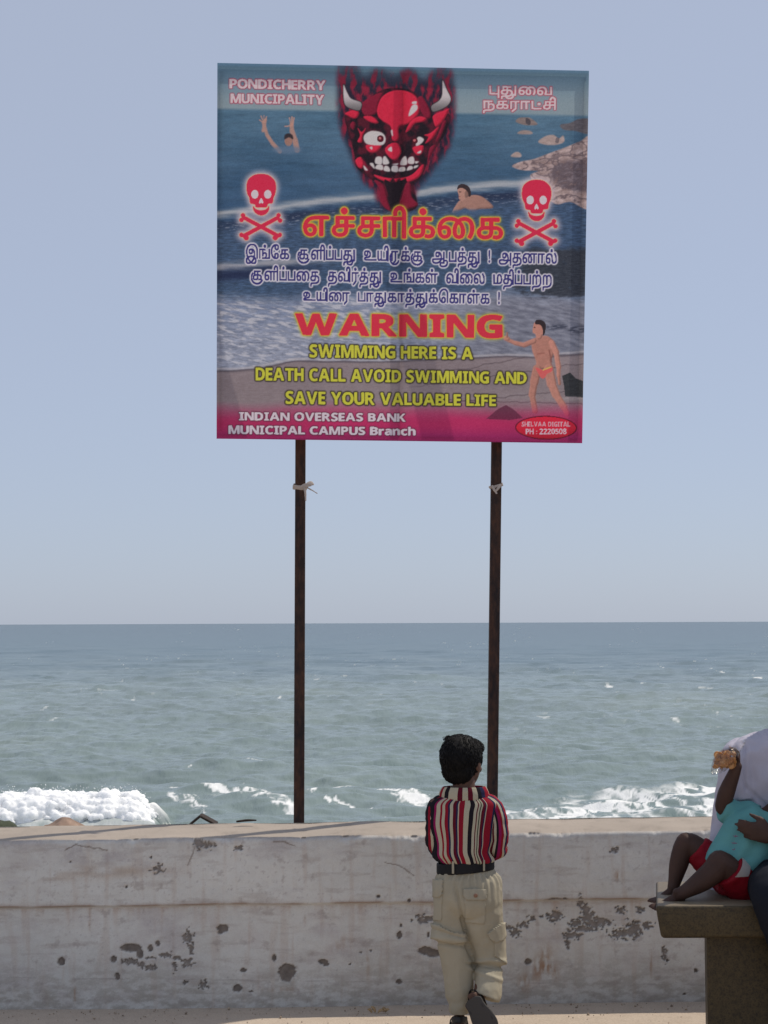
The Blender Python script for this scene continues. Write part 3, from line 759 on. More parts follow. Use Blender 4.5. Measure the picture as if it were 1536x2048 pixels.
def build_wall():
    xs = np.concatenate([np.arange(-9, -1.7, .2), np.arange(-1.7, 1.7, .0043), np.arange(1.7, 9.1, .2)])
    fx = (xs + 1.48) / 2.75
    zt = .655 + .018 * np.clip(fx, -.5, 1.5); zl = .397 + .010 * np.clip(fx, -.5, 1.5)
    wob = (fbm2(xs * 1.7, xs * 0, 12, 3) - .5) * .016
    zt = zt + wob; zl = zl + (fbm2(xs * 2.5, xs * 0, 15, 3) - .5) * .012
    rows = [(.30, 'b', -.8), (.30, 'b', 0.)] + [(.30 - .28 * k / 11, 't', k / 11) for k in range(12)] + [(.008, 'e', -.002), (.001, 'e', -.010)]
    rows += [(0., 'u', k / 66) for k in range(67)] + [(.006, 'l', -.003), (.014, 'l', -.006)] + [(.014, 'w', k / 100) for k in range(101)] + [(.014, 'g', -.1)]
    n = len(rows); X = np.repeat(xs[None], n, 0); D = np.zeros_like(X); Z = np.zeros_like(X); top = np.zeros_like(X); lower = np.zeros_like(X)
    for r, (d, k, f) in enumerate(rows):
        D[r] = d
        if k == 'b': Z[r] = zt + .024 if f == 0 else f
        elif k == 't': Z[r] = zt + .024 * (1 - f) - .001; top[r] = 1
        elif k == 'e': Z[r] = zt + f; top[r] = .5 if f > -.005 else 0
        elif k == 'u': Z[r] = (zt - .018) * (1 - f) + (zl + .002) * f
        elif k == 'l': Z[r] = zl + f
        elif k == 'w': Z[r] = (zl - .010) * (1 - f); lower[r] = 1
        else: Z[r] = f
    upper = np.array([[1. if k in 'ue' else 0.] for _, k, _ in rows]) * np.ones_like(X)
    face = np.maximum(upper, lower)
    # crumbled top edge
    er = sstep(.48, .78, fbm2(X * 16, Z * 16, 23, 5, .6)); er = er * np.exp(-np.clip(zt[None] - Z, 0, 9) / .012)
    D += er * .018 * (face > 0); Z -= er * .007 * (face + top > 0) * np.exp(-np.abs(D) / .03)
    D += (fbm2(X * 3.2, Z * 3.2, 24, 4) - .5) * .014 * face + (fbm2(X * 22, Z * 22, 25, 3) - .5) * .0035 * face
    Z += (fbm2(X * 4, D * 9, 26, 3) - .5) * .010 * top
    Y = wall_depth(X) + D
    P3 = np.stack([X, Y, Z], -1).reshape(-1, 3)
    px, py = to_px(np.stack([X, wall_depth(X), Z], -1).reshape(-1, 3)); px = px.reshape(X.shape); py = py.reshape(X.shape)
    nA, nB, nC = fbm2(X * 2.2, Z * 3, 33, 4), fbm2(X * 11, Z * 13, 34, 4), fbm2(X * 45, Z * 45, 35, 3)
    nV = fbm2(X * 26, Z * 2.4, 36, 4)
    col = np.array([.635, .628, .590]) * (.86 + .22 * nA + .10 * (nB - .5) + .10 * (nC - .5))[..., None]
    def mixc(k, c, a=1.):
        nonlocal col
        k = np.clip(k * a, 0, 1)[..., None]; col = col * (1 - k) + np.asarray(c, float) * k
    mixc(lower * sstep(.45, .8, nB) * .35 * (1), (.48, .43, .41))
    mixc(sstep(.55, .75, nV) * face, (.46, .36, .29), .30)
    mixc(sstep(.50, .80, fbm2(X * 3, Z * 7, 37, 6, .65)) * face, (.42, .38, .38), .5)
    mixc(sstep(.66, .76, fbm2(X * 70, Z * 60, 38, 3)) * sstep(.4, .6, nA) * face, (.34, .30, .30), .4)
    # damp bands
    mixc(np.exp(-((py - (1740 + .01 * px)) / 12) ** 2) * sstep(.42, .62, fbm2(X * 4, Z * 10, 39, 3)) * sstep(420, 250, px), (.40, .30, .22), .6)
    mixc(sstep(.45, .65, nB) * np.exp(-((px - 190) / 60) ** 2 - ((py - 1712) / 18) ** 2), (.38, .35, .36), .5)
    mixc(sstep(.45, .65, nB) * np.exp(-((px - 320) / 45) ** 2 - ((py - 1722) / 26) ** 2), (.34, .29, .28), .55)
    # grime at the foot and under the top edge
    g = sstep(.24, .0, Z + (nA - .5) * .16) * lower
    mixc(g * (.25 + .75 * sstep(.38, .62, fbm2(X * 14, Z * 34, 49, 6, .65))), (.30, .265, .22), .68)
    mixc(face * sstep(.56, .72, fbm2(X * 5, Z * 30, 50, 5, .6)), (.40, .36, .33), .40)
    mixc(face * sstep(.62, .74, fbm2(X * 16, Z * 18, 56, 5, .65)), (.33, .29, .27), .45)
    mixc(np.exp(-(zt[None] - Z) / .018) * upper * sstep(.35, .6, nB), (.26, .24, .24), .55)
    # rust-brown line at the ledge with runs below
    dl = zl[None] - Z
    mixc(np.exp(-np.abs(dl + .002) / .006) * sstep(.25, .6, fbm2(X * 6, X * 0, 42, 3)), (.24, .13, .07), .75)
    mixc(np.exp(-np.clip(dl, 0, 9) / (.012 + .09 * sstep(.5, .8, fbm2(X * 14, X * 0, 43, 3)))) * lower * sstep(.35, .7, fbm2(X * 30, Z * 2, 44, 3)), (.42, .28, .19), .6)
    for cx, cy, rx, ry, a in ((1092, 1928, 13, 34, .9), (1075, 1940, 9, 22, .7), (1050, 1966, 14, 18, .6), (1112, 1946, 8, 14, .5), (1303, 1930, 3, 25, .5), (1235, 1751, 7, 10, .7), (735, 1935, 3, 24, .5), (178, 1835, 3, 30, .45), (149, 1990, 3, 14, .6), (690, 1880, 14, 9, .25), (680, 1895, 20, 9, .3), (560, 1980, 40, 5, .3), (610, 1840, 3, 12, .35)):
        dd = ((px - cx) / rx) ** 2 + ((py - cy) / ry) ** 2
        mixc(np.exp(-dd) * sstep(.3, .62, fbm2(X * 50, Z * 16, 45, 3)) * face, (.30, .15, .06), a)
    mixc((np.abs(py - (1957 + .01 * px)) < 1.2) * sstep(.4, .6, fbm2(X * 6, X * 0, 46, 3)) * face, (.33, .29, .27), .5)
    mixc(face * np.exp(-((px - 405) / 26) ** 2 - ((py - 1692) / 15) ** 2) * sstep(.35, .6, nB) * (px > 388 - (py - 1668) * .2), (.30, .27, .24), .7)
    mixc(face * np.exp(-((px - 180) / 75) ** 2 - ((py - 1708) / 20) ** 2) * sstep(.40, .60, fbm2(X * 7, Z * 9, 57, 5, .6)), (.36, .33, .34), .6)
    mixc(face * np.exp(-((px - 120) / 90) ** 2 - ((py - 1752) / 9) ** 2) * sstep(.40, .60, fbm2(X * 6, Z * 12, 58, 4)), (.44, .34, .26), .5)
    # fine cracks
    for pts in ([(389, 1666), (392, 1684), (386, 1706), (376, 1730)], [(770, 1725), (800, 1732), (815, 1742), (828, 1752)], [(540, 1682), (570, 1684), (590, 1692)], [(130, 1700), (150, 1690), (215, 1700)]):
        p = np.asarray(pts, float); dmin = np.full(px.shape, 99.)
        for a, b in zip(p[:-1], p[1:]):
            e = b - a; t = np.clip(((px - a[0]) * e[0] + (py - a[1]) * e[1]) / (e @ e), 0, 1)
            dmin = np.minimum(dmin, np.hypot(px - a[0] - t * e[0], py - a[1] - t * e[1] + (nC - .5) * 5))
        mixc(sstep(1.8, .6, dmin) * face, (.20, .16, .13), .8)
    # flaked patches where the render shows through
    chip = np.zeros_like(px); rgh = np.zeros_like(px); ed = fbm2(px / 7, py / 7, 47, 3) - .5; ed2 = fbm2(px / 7, py / 6, 48, 5, .6)
    for cx, cy, rx, ry, rough in CHIPS:
        sl = (np.abs(px - cx) < rx * 2 + 4) & (np.abs(py - cy) < ry * 2 + 4)
        dd = np.hypot((px - cx) / rx, (py - cy) / ry) / (1.15 if rough else 1.)
        k = sstep(1.14, .94, dd + ed * (.55 if not rough else 1.1))
        if rough: k = sstep(1.02, .90, dd + ed * 1.2 + (ed2 - .5) * 3.2)
        rgh = np.where(sl & (k > chip), float(rough), rgh)
        chip = np.where(sl, np.maximum(chip, k), chip)
    chip = chip * face
    halo = sstep(.02, .5, chip)
    mixc(chip, np.array([.165, .140, .122]) + rgh[..., None] * np.array([.075, .075, .075]), .93)
    col = col * (1 + .35 * chip * (nC - .5) * 2)[..., None]
    # top: sun-worn bare concrete
    ct = np.array([.365, .315, .265]) * (.82 + .36 * fbm2(X * 2.3, D * 6, 52, 5))[..., None]
    ct = ct * (1 - .18 * sstep(.5, .8, fbm2(X * 9, D * 11, 53, 5, .6)))[..., None]
    col = col * (1 - top[..., None]) + ct * top[..., None]
    edge = np.exp(-np.abs(zt[None] - Z) / .004) * (1 - top) * sstep(.5, .66, fbm2(X * 26, X * 0, 54, 3))
    mixc(edge, (.62, .55, .48), .6)
    Y = Y + (chip * .009).reshape(Y.shape)
    P3 = np.stack([X, Y, Z], -1).reshape(-1, 3)
    m = NM('whitewashed_render', .93, spec=.2)
    v = m.coord('Object'); nz = m.noise(220, 3, v)
    m.color(m.mix(.18, m.attr(), m.ramp(nz, [(.3, (.30, .28, .28)), (.7, (.75, .72, .72))]), 'OVERLAY')).bump(nz, .25, .002)
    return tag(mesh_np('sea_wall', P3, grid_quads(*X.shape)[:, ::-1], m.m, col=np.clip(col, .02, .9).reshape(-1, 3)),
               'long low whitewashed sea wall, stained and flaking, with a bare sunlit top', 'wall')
build_wall()

# ---------------------------------------------------------------- signboard
CORN = [Vector(c) for c in ((-0.69949, 7.97184, 3.87482), (0.88464, 8.04567, 3.85611), (0.84815, 8.12752, 2.26397), (-0.70829, 8.05498, 2.28235))]
def build_sign():
    root = empty('signboard', (0.08, 8.12, 0.0), 'big square warning signboard with a horned red face, on two tall rusty posts', 'signboard')
    TL, TR, BR, BL = CORN
    nrm = (TR - TL).cross(BL - TL).normalized()
    if nrm.y > 0: nrm = -nrm
    im = paint_sign()
    nu, nv = 640, 650
    u = np.linspace(0, 1, nu)[None, :, None]; vv = np.linspace(0, 1, nv)[:, None, None]
    A = lambda p: np.array(p)[None, None]
    pos = (A(TL) * (1 - u) + A(TR) * u) * (1 - vv) + (A(BL) * (1 - u) + A(BR) * u) * vv
    px, py = to_px(pos.reshape(-1, 3))
    fx = np.clip((px - X0) * S2 - .5, 0, im.shape[1] - 1.01); fy = np.clip((py - Y0) * S2 - .5, 0, im.shape[0] - 1.01)
    i, j = fx.astype(int), fy.astype(int); a, b = (fx - i)[:, None], (fy - j)[:, None]
    c = (im[j, i] * (1 - a) + im[j, i + 1] * a) * (1 - b) + (im[j + 1, i] * (1 - a) + im[j + 1, i + 1] * a) * b
    c = lin(np.clip(c, 0, 255)) * 1.95
    uu = (u * np.ones_like(vv)).reshape(-1); vf = (vv * np.ones_like(u)).reshape(-1)
    sag = (fbm2(uu * 5, vf * 4, 88, 3) - .5) * .004 * np.minimum(np.minimum(uu, 1 - uu), np.minimum(vf, 1 - vf)).clip(0, .1) * 10
    pos = pos.reshape(-1, 3) + np.array(nrm)[None] * (.003 + sag[:, None])
    m = NM('printed_vinyl', .55, spec=.2)      # thin banner cloth: the sun behind glows through it
    at = m.attr(); m.color(at)
    tr = m.n('BsdfTranslucent'); m.l(at, tr.inputs['Color'])
    mx = m.n('MixShader'); mx.inputs[0].default_value = .42
    m.l(m.b.outputs[0], mx.inputs[1]); m.l(tr.outputs[0], mx.inputs[2])
    m.l(mx.outputs[0], m.t.nodes['Material Output'].inputs['Surface'])
    mesh_np('printed_banner', pos, grid_quads(nv, nu)[:, ::-1], m.m, root, col=np.clip(c, .004, .9))
    # steel frame and backing sheet
    st = NM('frame_steel', .6, (.06, .05, .09), .4).m
    import bmesh
    def bar(a, b, wd, dp, name, mat, off):
        dp = .020; off = .012; wd = .014 if a is not TL and a is not TR and a is not BL else wd
        L = (b - a).length; d = (b - a).normalized(); z = nrm; x = d.cross(z)
        me = box_mesh((0, 0, 0), (wd, L, dp), .003)
        M = Matrix((x, d, z)).transposed().to_4x4(); M.translation = (a + b) / 2 - nrm * off
        me.transform(M)
        return me
    bmj = bmesh.new()
    for a, b in ((TL, TR), (BL, BR)):
        inw = (BL - TL).normalized() * .016 * (1 if a is TL else -1); bmj.from_mesh(bar(a + inw, b + inw, .03, .03, 'f', st, .017))
    for a, b in ((TL, BL), (TR, BR), ((TL + TR) / 2, (BL + BR) / 2)):
        d = (b - a).normalized(); o = (TR - TL).normalized() * (.016 if a is TL else -.016 if a is TR else 0); bmj.from_mesh(bar(a + d * .031 + o, b - d * .031 + o, .03, .03, 'f', st, .017))
    me = bpy.data.meshes.new('frame'); bmj.to_mesh(me)
    link_mesh('frame', me, st, root, False)
    # posts: rusty square tube, leaning a touch
    rm = NM('rusty_post_steel', .75, spec=.3)
    v = rm.coord('Object', (1, 1, .35))
    n1, n2 = rm.noise(16, 6, v), rm.noise(70, 4, v)
    cc = rm.ramp(n1, [(.30, (.016, .012, .013)), (.5, (.040, .021, .016)), (.68, (.085, .036, .020))])
    rm.color(rm.mix(.35, cc, rm.ramp(n2, [(.4, (.010, .008, .010)), (.65, (.10, .045, .025))]))).bump(n2, .3, .002)
    # reddish bare patches low on the tube
    for pt, pb, hw in ((P(601, 890, 8.19), P(598, 1637, 8.09), .0222), (P(993, 890, 8.22), P(984, 1637, 8.12), .0222)):
        d = (pt - pb).normalized(); top = pb + d * 3.15; bot = pb - d * .75
        me = box_mesh((0, 0, 0), (2 * hw, 2 * hw, (top - bot).length), .005)
        x = Vector((1, .03, 0)); x = (x - d * x.dot(d)).normalized(); y = d.cross(x)
        M = Matrix((x, y, d)).transposed().to_4x4(); M.translation = (top + bot) / 2
        me.transform(M)
        link_mesh('post', me, rm.m, root, False)
    return root
build_sign()
# ---------------------------------------------------------------- shaping tools for people and cloth
def crom(a, n):
    a = np.asarray(a, float); k = len(a)
    if k == 2: return a[0] + (a[1] - a[0]) * np.linspace(0, 1, n)[:, None]
    p = np.vstack([2 * a[0] - a[1], a, 2 * a[-1] - a[-2]])
    t = np.linspace(0, k - 1 - 1e-9, n); i = t.astype(int); f = (t - i)[:, None]
    p0, p1, p2, p3 = p[i], p[i + 1], p[i + 2], p[i + 3]
    return .5 * (2 * p1 + (p2 - p0) * f + (2 * p0 - 5 * p1 + 4 * p2 - p3) * f ** 2 + (3 * p1 - p0 - 3 * p2 + p3) * f ** 3)

def loft(rings, nu=32, nv=48, caps=True, disp=None):
    """rings: rows of centre(3), half-axis a(3), half-axis b(3), exponent; returns v, quads, tris, uv"""
    g = crom(rings, nv)
    th = np.linspace(0, 2 * np.pi, nu, endpoint=False)
    c, s = np.cos(th), np.sin(th); e = 2 / g[:, 9:10]
    ca = np.sign(c) * np.abs(c) ** e; sa = np.sign(s) * np.abs(s) ** e
    v = g[:, None, 0:3] + ca[..., None] * g[:, None, 3:6] + sa[..., None] * g[:, None, 6:9]
    uv = np.stack([np.repeat((th / 2 / np.pi)[None], nv, 0), np.repeat(np.linspace(0, 1, nv)[:, None], nu, 1)], -1)
    if disp is not None:
        r = v - g[:, None, 0:3]; r = r / (np.linalg.norm(r, axis=-1, keepdims=True) + 1e-9)
        v = v + r * disp(uv[..., 0], uv[..., 1], v)[..., None]
    q = grid_quads(nv, nu, True)
    n = nv * nu; v = v.reshape(-1, 3); uv = uv.reshape(-1, 2); tris = np.zeros((0, 3), int)
    if caps:
        v = np.vstack([v, g[0, :3], g[-1, :3]]); uv = np.vstack([uv, [[.5, 0], [.5, 1]]])
        k = np.arange(nu); k2 = (k + 1) % nu
        tris = np.vstack([np.stack([np.full(nu, n), k2, k], 1), np.stack([np.full(nu, n + 1), n - nu + k, n - nu + k2], 1)])
    a = g[len(g) // 2]
    T = g[min(len(g) // 2 + 1, nv - 1), :3] - g[len(g) // 2 - 1, :3]
    if np.dot(np.cross(a[3:6], a[6:9]), T) < 0:      # keep faces outward
        q = q[:, ::-1]; tris = tris[:, ::-1]
    return v, q, tris, uv

def ring(c, a, b, e=2.0):
    return [*c, *a, *b, e]

def tube(pts, rad, nu=20, nv=None, flat=1.0, side=None, disp=None, round_end=True):
    """tapered limb through pts; flat squashes it along the axis perpendicular to side"""
    pts = np.asarray([tuple(p) for p in pts], float); rad = np.asarray(rad, float)
    if len(pts) == 2: pts = np.vstack([pts[0], pts.mean(0), pts[1]]); rad = np.array([rad[0], rad.mean(), rad[1]])
    nv = nv or 10 * len(pts)
    g = crom(np.hstack([pts, rad[:, None]]), nv)
    c, r = g[:, :3], np.maximum(g[:, 3], .001)
    T = np.gradient(c, axis=0); T /= np.linalg.norm(T, axis=1, keepdims=True) + 1e-9
    ref = np.array(side if side is not None else (0.31, 0.2, 0.93), float)
    rings = []
    for k in range(nv):
        a = ref - T[k] * ref.dot(T[k]); a /= np.linalg.norm(a) + 1e-9; ref = a
        b = np.cross(T[k], a)
        rings.append(ring(c[k], a * r[k], b * r[k] * flat))
    if round_end:
        def cap(k, sgn):
            o = []
            for f in (.5, .85, 1.0):
                w_ = math.sqrt(max(1 - f * f, .0)); R0 = rings[k]
                o.append(ring(c[k] + T[k] * sgn * r[k] * f * .9, np.array(R0[3:6]) * max(w_, .06), np.array(R0[6:9]) * max(w_, .06)))
            return o
        rings = cap(0, -1)[::-1] + rings + cap(-1, 1)
    # rings are already dense: no further resampling
    g = np.array(rings); th = np.linspace(0, 2 * np.pi, nu, endpoint=False)
    v = g[:, None, 0:3] + np.cos(th)[None, :, None] * g[:, None, 3:6] + np.sin(th)[None, :, None] * g[:, None, 6:9]
    n0 = len(g)
    uv = np.stack([np.repeat((th / 2 / np.pi)[None], n0, 0), np.repeat(np.linspace(0, 1, n0)[:, None], nu, 1)], -1)
    if disp is not None:
        rr = v - g[:, None, :3]; rr /= np.linalg.norm(rr, axis=-1, keepdims=True) + 1e-9
        v = v + rr * disp(uv[..., 0], uv[..., 1], v)[..., None]
    q = grid_quads(n0, nu, True); n = n0 * nu
    v = np.vstack([v.reshape(-1, 3), g[0, :3], g[-1, :3]]); uv = np.vstack([uv.reshape(-1, 2), [[.5, 0], [.5, 1]]])
    k = np.arange(nu); k2 = (k + 1) % nu
    tris = np.vstack([np.stack([np.full(nu, n), k2, k], 1), np.stack([np.full(nu, n + 1), n - nu + k, n - nu + k2], 1)])
    return v, q, tris, uv

def ball(c, rx, a=(1, 0, 0), b=(0, 1, 0), u=(0, 0, 1), n=20):
    c, a, b, u = [np.array(tuple(x), float) for x in (c, a, b, u)]
    rings = []
    for t in np.linspace(-1, 1, n):
        h = math.sin(t * math.pi / 2) * .999; w_ = math.sqrt(max(1 - h * h, 1e-4))
        rings.append(ring(c + u * h * rx[2], a * rx[0] * w_, b * rx[1] * w_))
    return loft(rings, 24, n)

def join(parts):
    v, q, t, uv = [], [], [], []; o = 0
    for p in parts:
        v.append(p[0]); q.append(np.asarray(p[1]).reshape(-1, 4) + o); t.append(np.asarray(p[2]).reshape(-1, 3) + o); uv.append(p[3]); o += len(p[0])
    return np.vstack(v), np.vstack(q), np.vstack(t), np.vstack(uv)

def put_mesh(name, parts, mat, parent, smooth=True):
    v, q, t, uv = join(parts) if isinstance(parts, list) else parts
    return mesh_np(name, v, q, mat, parent, smooth, uv=uv, tris=t)

def fused(name, parts, voxel, mat, parent, smooth=4, disp=None):
    """one continuous skin around overlapping solids; disp(co, normal) -> offset along the normal"""
    v, q, t, uv = join(parts)
    o = mesh_np('tmp', v, q, tris=t)
    md = o.modifiers.new('r', 'REMESH'); md.mode = 'VOXEL'; md.voxel_size = voxel
    sm = o.modifiers.new('s', 'SMOOTH'); sm.factor = .5; sm.iterations = smooth
    dg = bpy.context.evaluated_depsgraph_get(); dg.update()
    me = bpy.data.meshes.new_from_object(o.evaluated_get(dg))
    old = o.data; bpy.data.objects.remove(o); bpy.data.meshes.remove(old)
    n = len(me.vertices); co = np.empty(n * 3, np.float32); me.vertices.foreach_get('co', co); co = co.reshape(-1, 3)
    if disp is not None:
        nr = np.empty(n * 3, np.float32); me.vertex_normals.foreach_get('vector', nr); nr = nr.reshape(-1, 3)
        co = co + nr * disp(co.astype(float), nr)[:, None]
        me.vertices.foreach_set('co', co.astype(np.float32).ravel()); me.update()
    me.name = name
    return link_mesh(name, me, mat, parent)

def V(*a): return Vector(a)

def head_parts(c, f, u, h):
    """skull, jaw, nose, lips, brows and ears around head centre c, facing f"""
    f = f.normalized(); r = f.cross(u).normalized(); u = r.cross(f)
    P_ = [ball(c + u * h * .09 - f * h * .03, (.37 * h, .44 * h, .40 * h), r, f, u)]
    P_.append(loft([ring(c + f * h * .05 + u * h * .16, r * .345 * h, f * .355 * h), ring(c + f * h * .07 - u * h * .10, r * .335 * h, f * .335 * h), ring(c + f * h * .09 - u * h * .28, r * .285 * h, f * .29 * h),
                    ring(c + f * h * .13 - u * h * .42, r * .19 * h, f * .21 * h), ring(c + f * h * .17 - u * h * .49, r * .10 * h, f * .11 * h)], 28, 24))
    P_.append(tube([c + f * h * .40 + u * h * .03, c + f * h * .46 - u * h * .09, c + f * h * .46 - u * h * .14], [.030 * h, .05 * h, .055 * h], 12))
    for s in (-1, 1):
        P_.append(ball(c + f * h * .43 - u * h * .15 + r * s * h * .055, (.04 * h, .04 * h, .035 * h), r, f, u, 10))
        P_.append(tube([c + f * h * .40 + u * h * .07 + r * s * h * .07, c + f * h * .385 + u * h * .095 + r * s * h * .17, c + f * h * .32 + u * h * .06 + r * s * h * .27], [.03 * h, .034 * h, .025 * h], 10))
        P_.append(ball(c + f * h * .31 - u * h * .13 + r * s * h * .18, (.10 * h, .08 * h, .09 * h), r, f, u, 12))
        e = r * s * .85 - f * .5
        P_.append(ball(c + r * s * h * .385 - f * h * .05 - u * h * .05, (.035 * h, .075 * h, .115 * h), (r * s + f * -.3).normalized(), (f + r * s * .3).normalized(), u, 14))
    for dz, rad in ((-.245, .032), (-.285, .036)):
        P_.append(tube([c + f * h * .36 + u * h * (dz - .005) - r * h * .12, c + f * h * .425 + u * h * dz, c + f * h * .36 + u * h * (dz - .005) + r * h * .12], [.014 * h, rad * h, .014 * h], 10))
    return P_

def add_eyes(body, c, f, u, h):
    f = f.normalized(); r = f.cross(u).normalized(); u = r.cross(f)
    for s in (-1, 1):
        p = c + f * h * .338 + r * s * h * .155 - u * h * .012
        e = put_mesh('eye', ball(p, (.052 * h, .05 * h, .026 * h), r, f, u, 12), M_EYE, body)
        put_mesh('iris', ball(p + f * h * .043, (.024 * h, .012 * h, .024 * h), r, f, u, 10), M_IRIS, e)

def hand_parts(wr, d, n, t, L, curl=(.5, .6, .5), thumb=.5, spread=.04):
    """palm, four unequal fingers and a thumb: d along the hand, n out of the palm, t towards the thumb"""
    d, n, t = d.normalized(), n.normalized(), t.normalized()
    P_ = [loft([ring(wr - d * .08 * L, t * .15 * L, n * .12 * L), ring(wr + d * .08 * L, t * .18 * L, n * .11 * L), ring(wr + d * .30 * L, t * .23 * L, n * .10 * L, 2.4), ring(wr + d * .48 * L, t * .22 * L, n * .075 * L, 2.4), ring(wr + d * .53 * L, t * .16 * L, n * .04 * L)], 20, 18)]
    for k, (off, ln) in enumerate(((.165, .43), (.055, .49), (-.055, .45), (-.16, .34))):
        b = wr + d * (.44 + (.03 if k in (1, 2) else 0)) * L + t * off * L
        pts = [b]; ang = 0; dd = d + t * spread * (1.5 - k)
        dd.normalize(); axis = dd
        for seg, cu in zip((.42, .33, .25), curl):
            ang += cu * (1 + .06 * k); v = dd * math.cos(ang) + n * math.sin(ang)
            pts.append(pts[-1] + v * ln * L * seg)
        P_.append(tube(pts, [.058 * L, .052 * L, .046 * L, .036 * L], 12, 22))
    b = wr + d * .16 * L + t * .17 * L
    v1 = (d * .62 + t * .72 + n * .25).normalized(); v2 = (d * (.9 - .4 * thumb) + t * (.3 - .3 * thumb) + n * thumb).normalized()
    P_.append(tube([b - t * .06 * L, b + v1 * .2 * L, b + v1 * .2 * L + v2 * .17 * L, b + v1 * .2 * L + (v2 + n * .15 * thumb).normalized() * .31 * L], [.085 * L, .07 * L, .058 * L, .042 * L], 12, 24))
    return P_

def foot_parts(ank, toe, up, L, barefoot=True):
    """heel, instep and (bare) five toes; ank is the ankle, toe the tip of the big toe, up the top side"""
    d = (toe - ank); d = (d - up * d.dot(up)).normalized(); s = d.cross(up)
    sole = ank - up * .24 * L
    P_ = [loft([ring(sole - d * .20 * L + up * .05 * L, s * .09 * L, up * .08 * L), ring(sole - d * .12 * L + up * .09 * L, s * .125 * L, up * .11 * L), ring(sole + d * .12 * L + up * .13 * L, s * .13 * L, up * .15 * L), ring(sole + d * .40 * L + up * .07 * L, s * .17 * L, up * .085 * L), ring(sole + d * .58 * L + up * .04 * L, s * .18 * L, up * .05 * L), ring(sole + d * .64 * L + up * .035 * L, s * .14 * L, up * .035 * L)], 20, 26)]
    P_.append(tube([ank + up * .12 * L, ank, sole + up * .14 * L + d * .02 * L], [.115 * L, .12 * L, .13 * L], 16))
    for k, (o, l, r_) in enumerate(((.135, .22, .052), (.06, .205, .040), (0, .185, .036), (-.06, .16, .034), (-.12, .13, .032))):
        b = sole + d * .55 * L + s * o * L + up * .035 * L
        P_.append(tube([b, b + d * l * .6 * L + up * .008 * L, b + d * l * L - up * .006 * L], [r_ * L, r_ * L, r_ * .85 * L], 10, 14))
    return P_

def folds(scale, amp, seed, stretch=(1, 1, 1)):
    st = np.array(stretch, float)
    def f(co, nr):
        p = co * scale * st
        a = 1 - np.abs(2 * fbm3(p, seed, 3) - 1) * 1.5
        return amp * (np.clip(a, -.4, 1) - .45) + amp * .25 * (fbm3(p * 3.1, seed + 9, 2) - .5)
    return f

def fabric(name, c1, c2=None, rough=.9, weave=900, bump=.15):
    m = NM(name, rough, c1, .15)
    v = m.coord('Object'); n1, n2 = m.noise(9, 4, v), m.noise(weave, 2, v)
    c2 = c2 or tuple(x * .82 for x in c1)
    m.color(m.mix(.35, m.ramp(n1, [(.3, c2), (.7, c1)]), m.ramp(n2, [(.3, tuple(x * .7 for x in c1)), (.7, tuple(min(x * 1.2, .95) for x in c1))]))).bump(n2, bump, .001)
    return m.m

def skin(name, c, rough=.6):
    m = NM(name, rough, c, .25); v = m.coord('Object'); n1 = m.noise(18, 5, v); n2 = m.noise(300, 3, v)
    m.color(m.ramp(n1, [(.3, tuple(x * .82 for x in c)), (.7, tuple(x * 1.15 for x in c))])).bump(n2, .12, .001)
    m.b.inputs['Subsurface Weight'].default_value = .06; m.b.inputs['Subsurface Radius'].default_value = (.012, .005, .003)
    return m.m

M_EYE = NM('eye_white', .25, (.6, .57, .52), .5).m
M_IRIS = NM('iris_brown', .15, (.02, .01, .006), .5).m
M_HAIR = NM('black_hair', .68, (.0045, .004, .0045), .18).m

def stripes(name, axis, stops):
    m = NM(name, .88, spec=.15)
    tc = m.n('TexCoord'); sp = m.n('SeparateXYZ'); m.l(tc.outputs['UV'], sp.inputs[0])
    c = m.ramp(sp.outputs[axis], stops, 'CONSTANT')
    n2 = m.noise(700, 2); n1 = m.noise(30, 3)
    m.color(m.mix(.22, c, m.ramp(n2, [(.3, (.35, .35, .35)), (.7, (.7, .7, .7))]), 'OVERLAY')).bump(n1, .15, .004)
    return m.m

def hair_mass(name, solids, parent, c, f, u, n=900, seed=1, length=.022, keep=None):
    """a fused cap of hair with many short locks standing off it"""
    o = fused(name, solids, .004, M_HAIR, parent, 3, lambda co, nr: .0022 * (fbm3(co * np.array([170, 170, 40]), seed, 3) - .5) + .002 * (fbm3(co * 30, seed + 4, 2) - .5))
    me = o.data; nv = len(me.vertices); co = np.empty(nv * 3, np.float32); me.vertices.foreach_get('co', co); co = co.reshape(-1, 3).astype(float)
    nr = np.empty(nv * 3, np.float32); me.vertex_normals.foreach_get('vector', nr); nr = nr.reshape(-1, 3).astype(float)
    rng = np.random.default_rng(seed); idx = rng.permutation(nv)
    P_ = []; uu = np.array(u)
    for k in idx:
        if len(P_) >= n: break
        p, q = co[k], nr[k]
        if keep is not None and not keep(p, q): continue
        d = -uu * 1.0 - np.array(f) * .35 * max(q @ uu, 0) + rng.normal(0, .22, 3)
        d = d - q * (d @ q) ; d /= np.linalg.norm(d) + 1e-9
        d = d + q * (.10 + .22 * rng.random() * (1 if q @ uu > .2 else .3)); d /= np.linalg.norm(d)
        L = length * rng.uniform(.5, 1.2)
        m_ = p + d * L * .5 + q * .001; e = p + d * L - q * .001
        P_.append(tube([p - q * .002, m_, e], [.0011, .0010, .0003], 4, 5, round_end=False))
    v, q, t, uv = join(P_)
    import bmesh
    bm = bmesh.new(); bm.from_mesh(me)
    vs = [bm.verts.new(x) for x in v]
    for fq in q:
        bm.faces.new([vs[i] for i in fq])
    bm.to_mesh(me); bm.free(); me.shade_smooth()
    return o

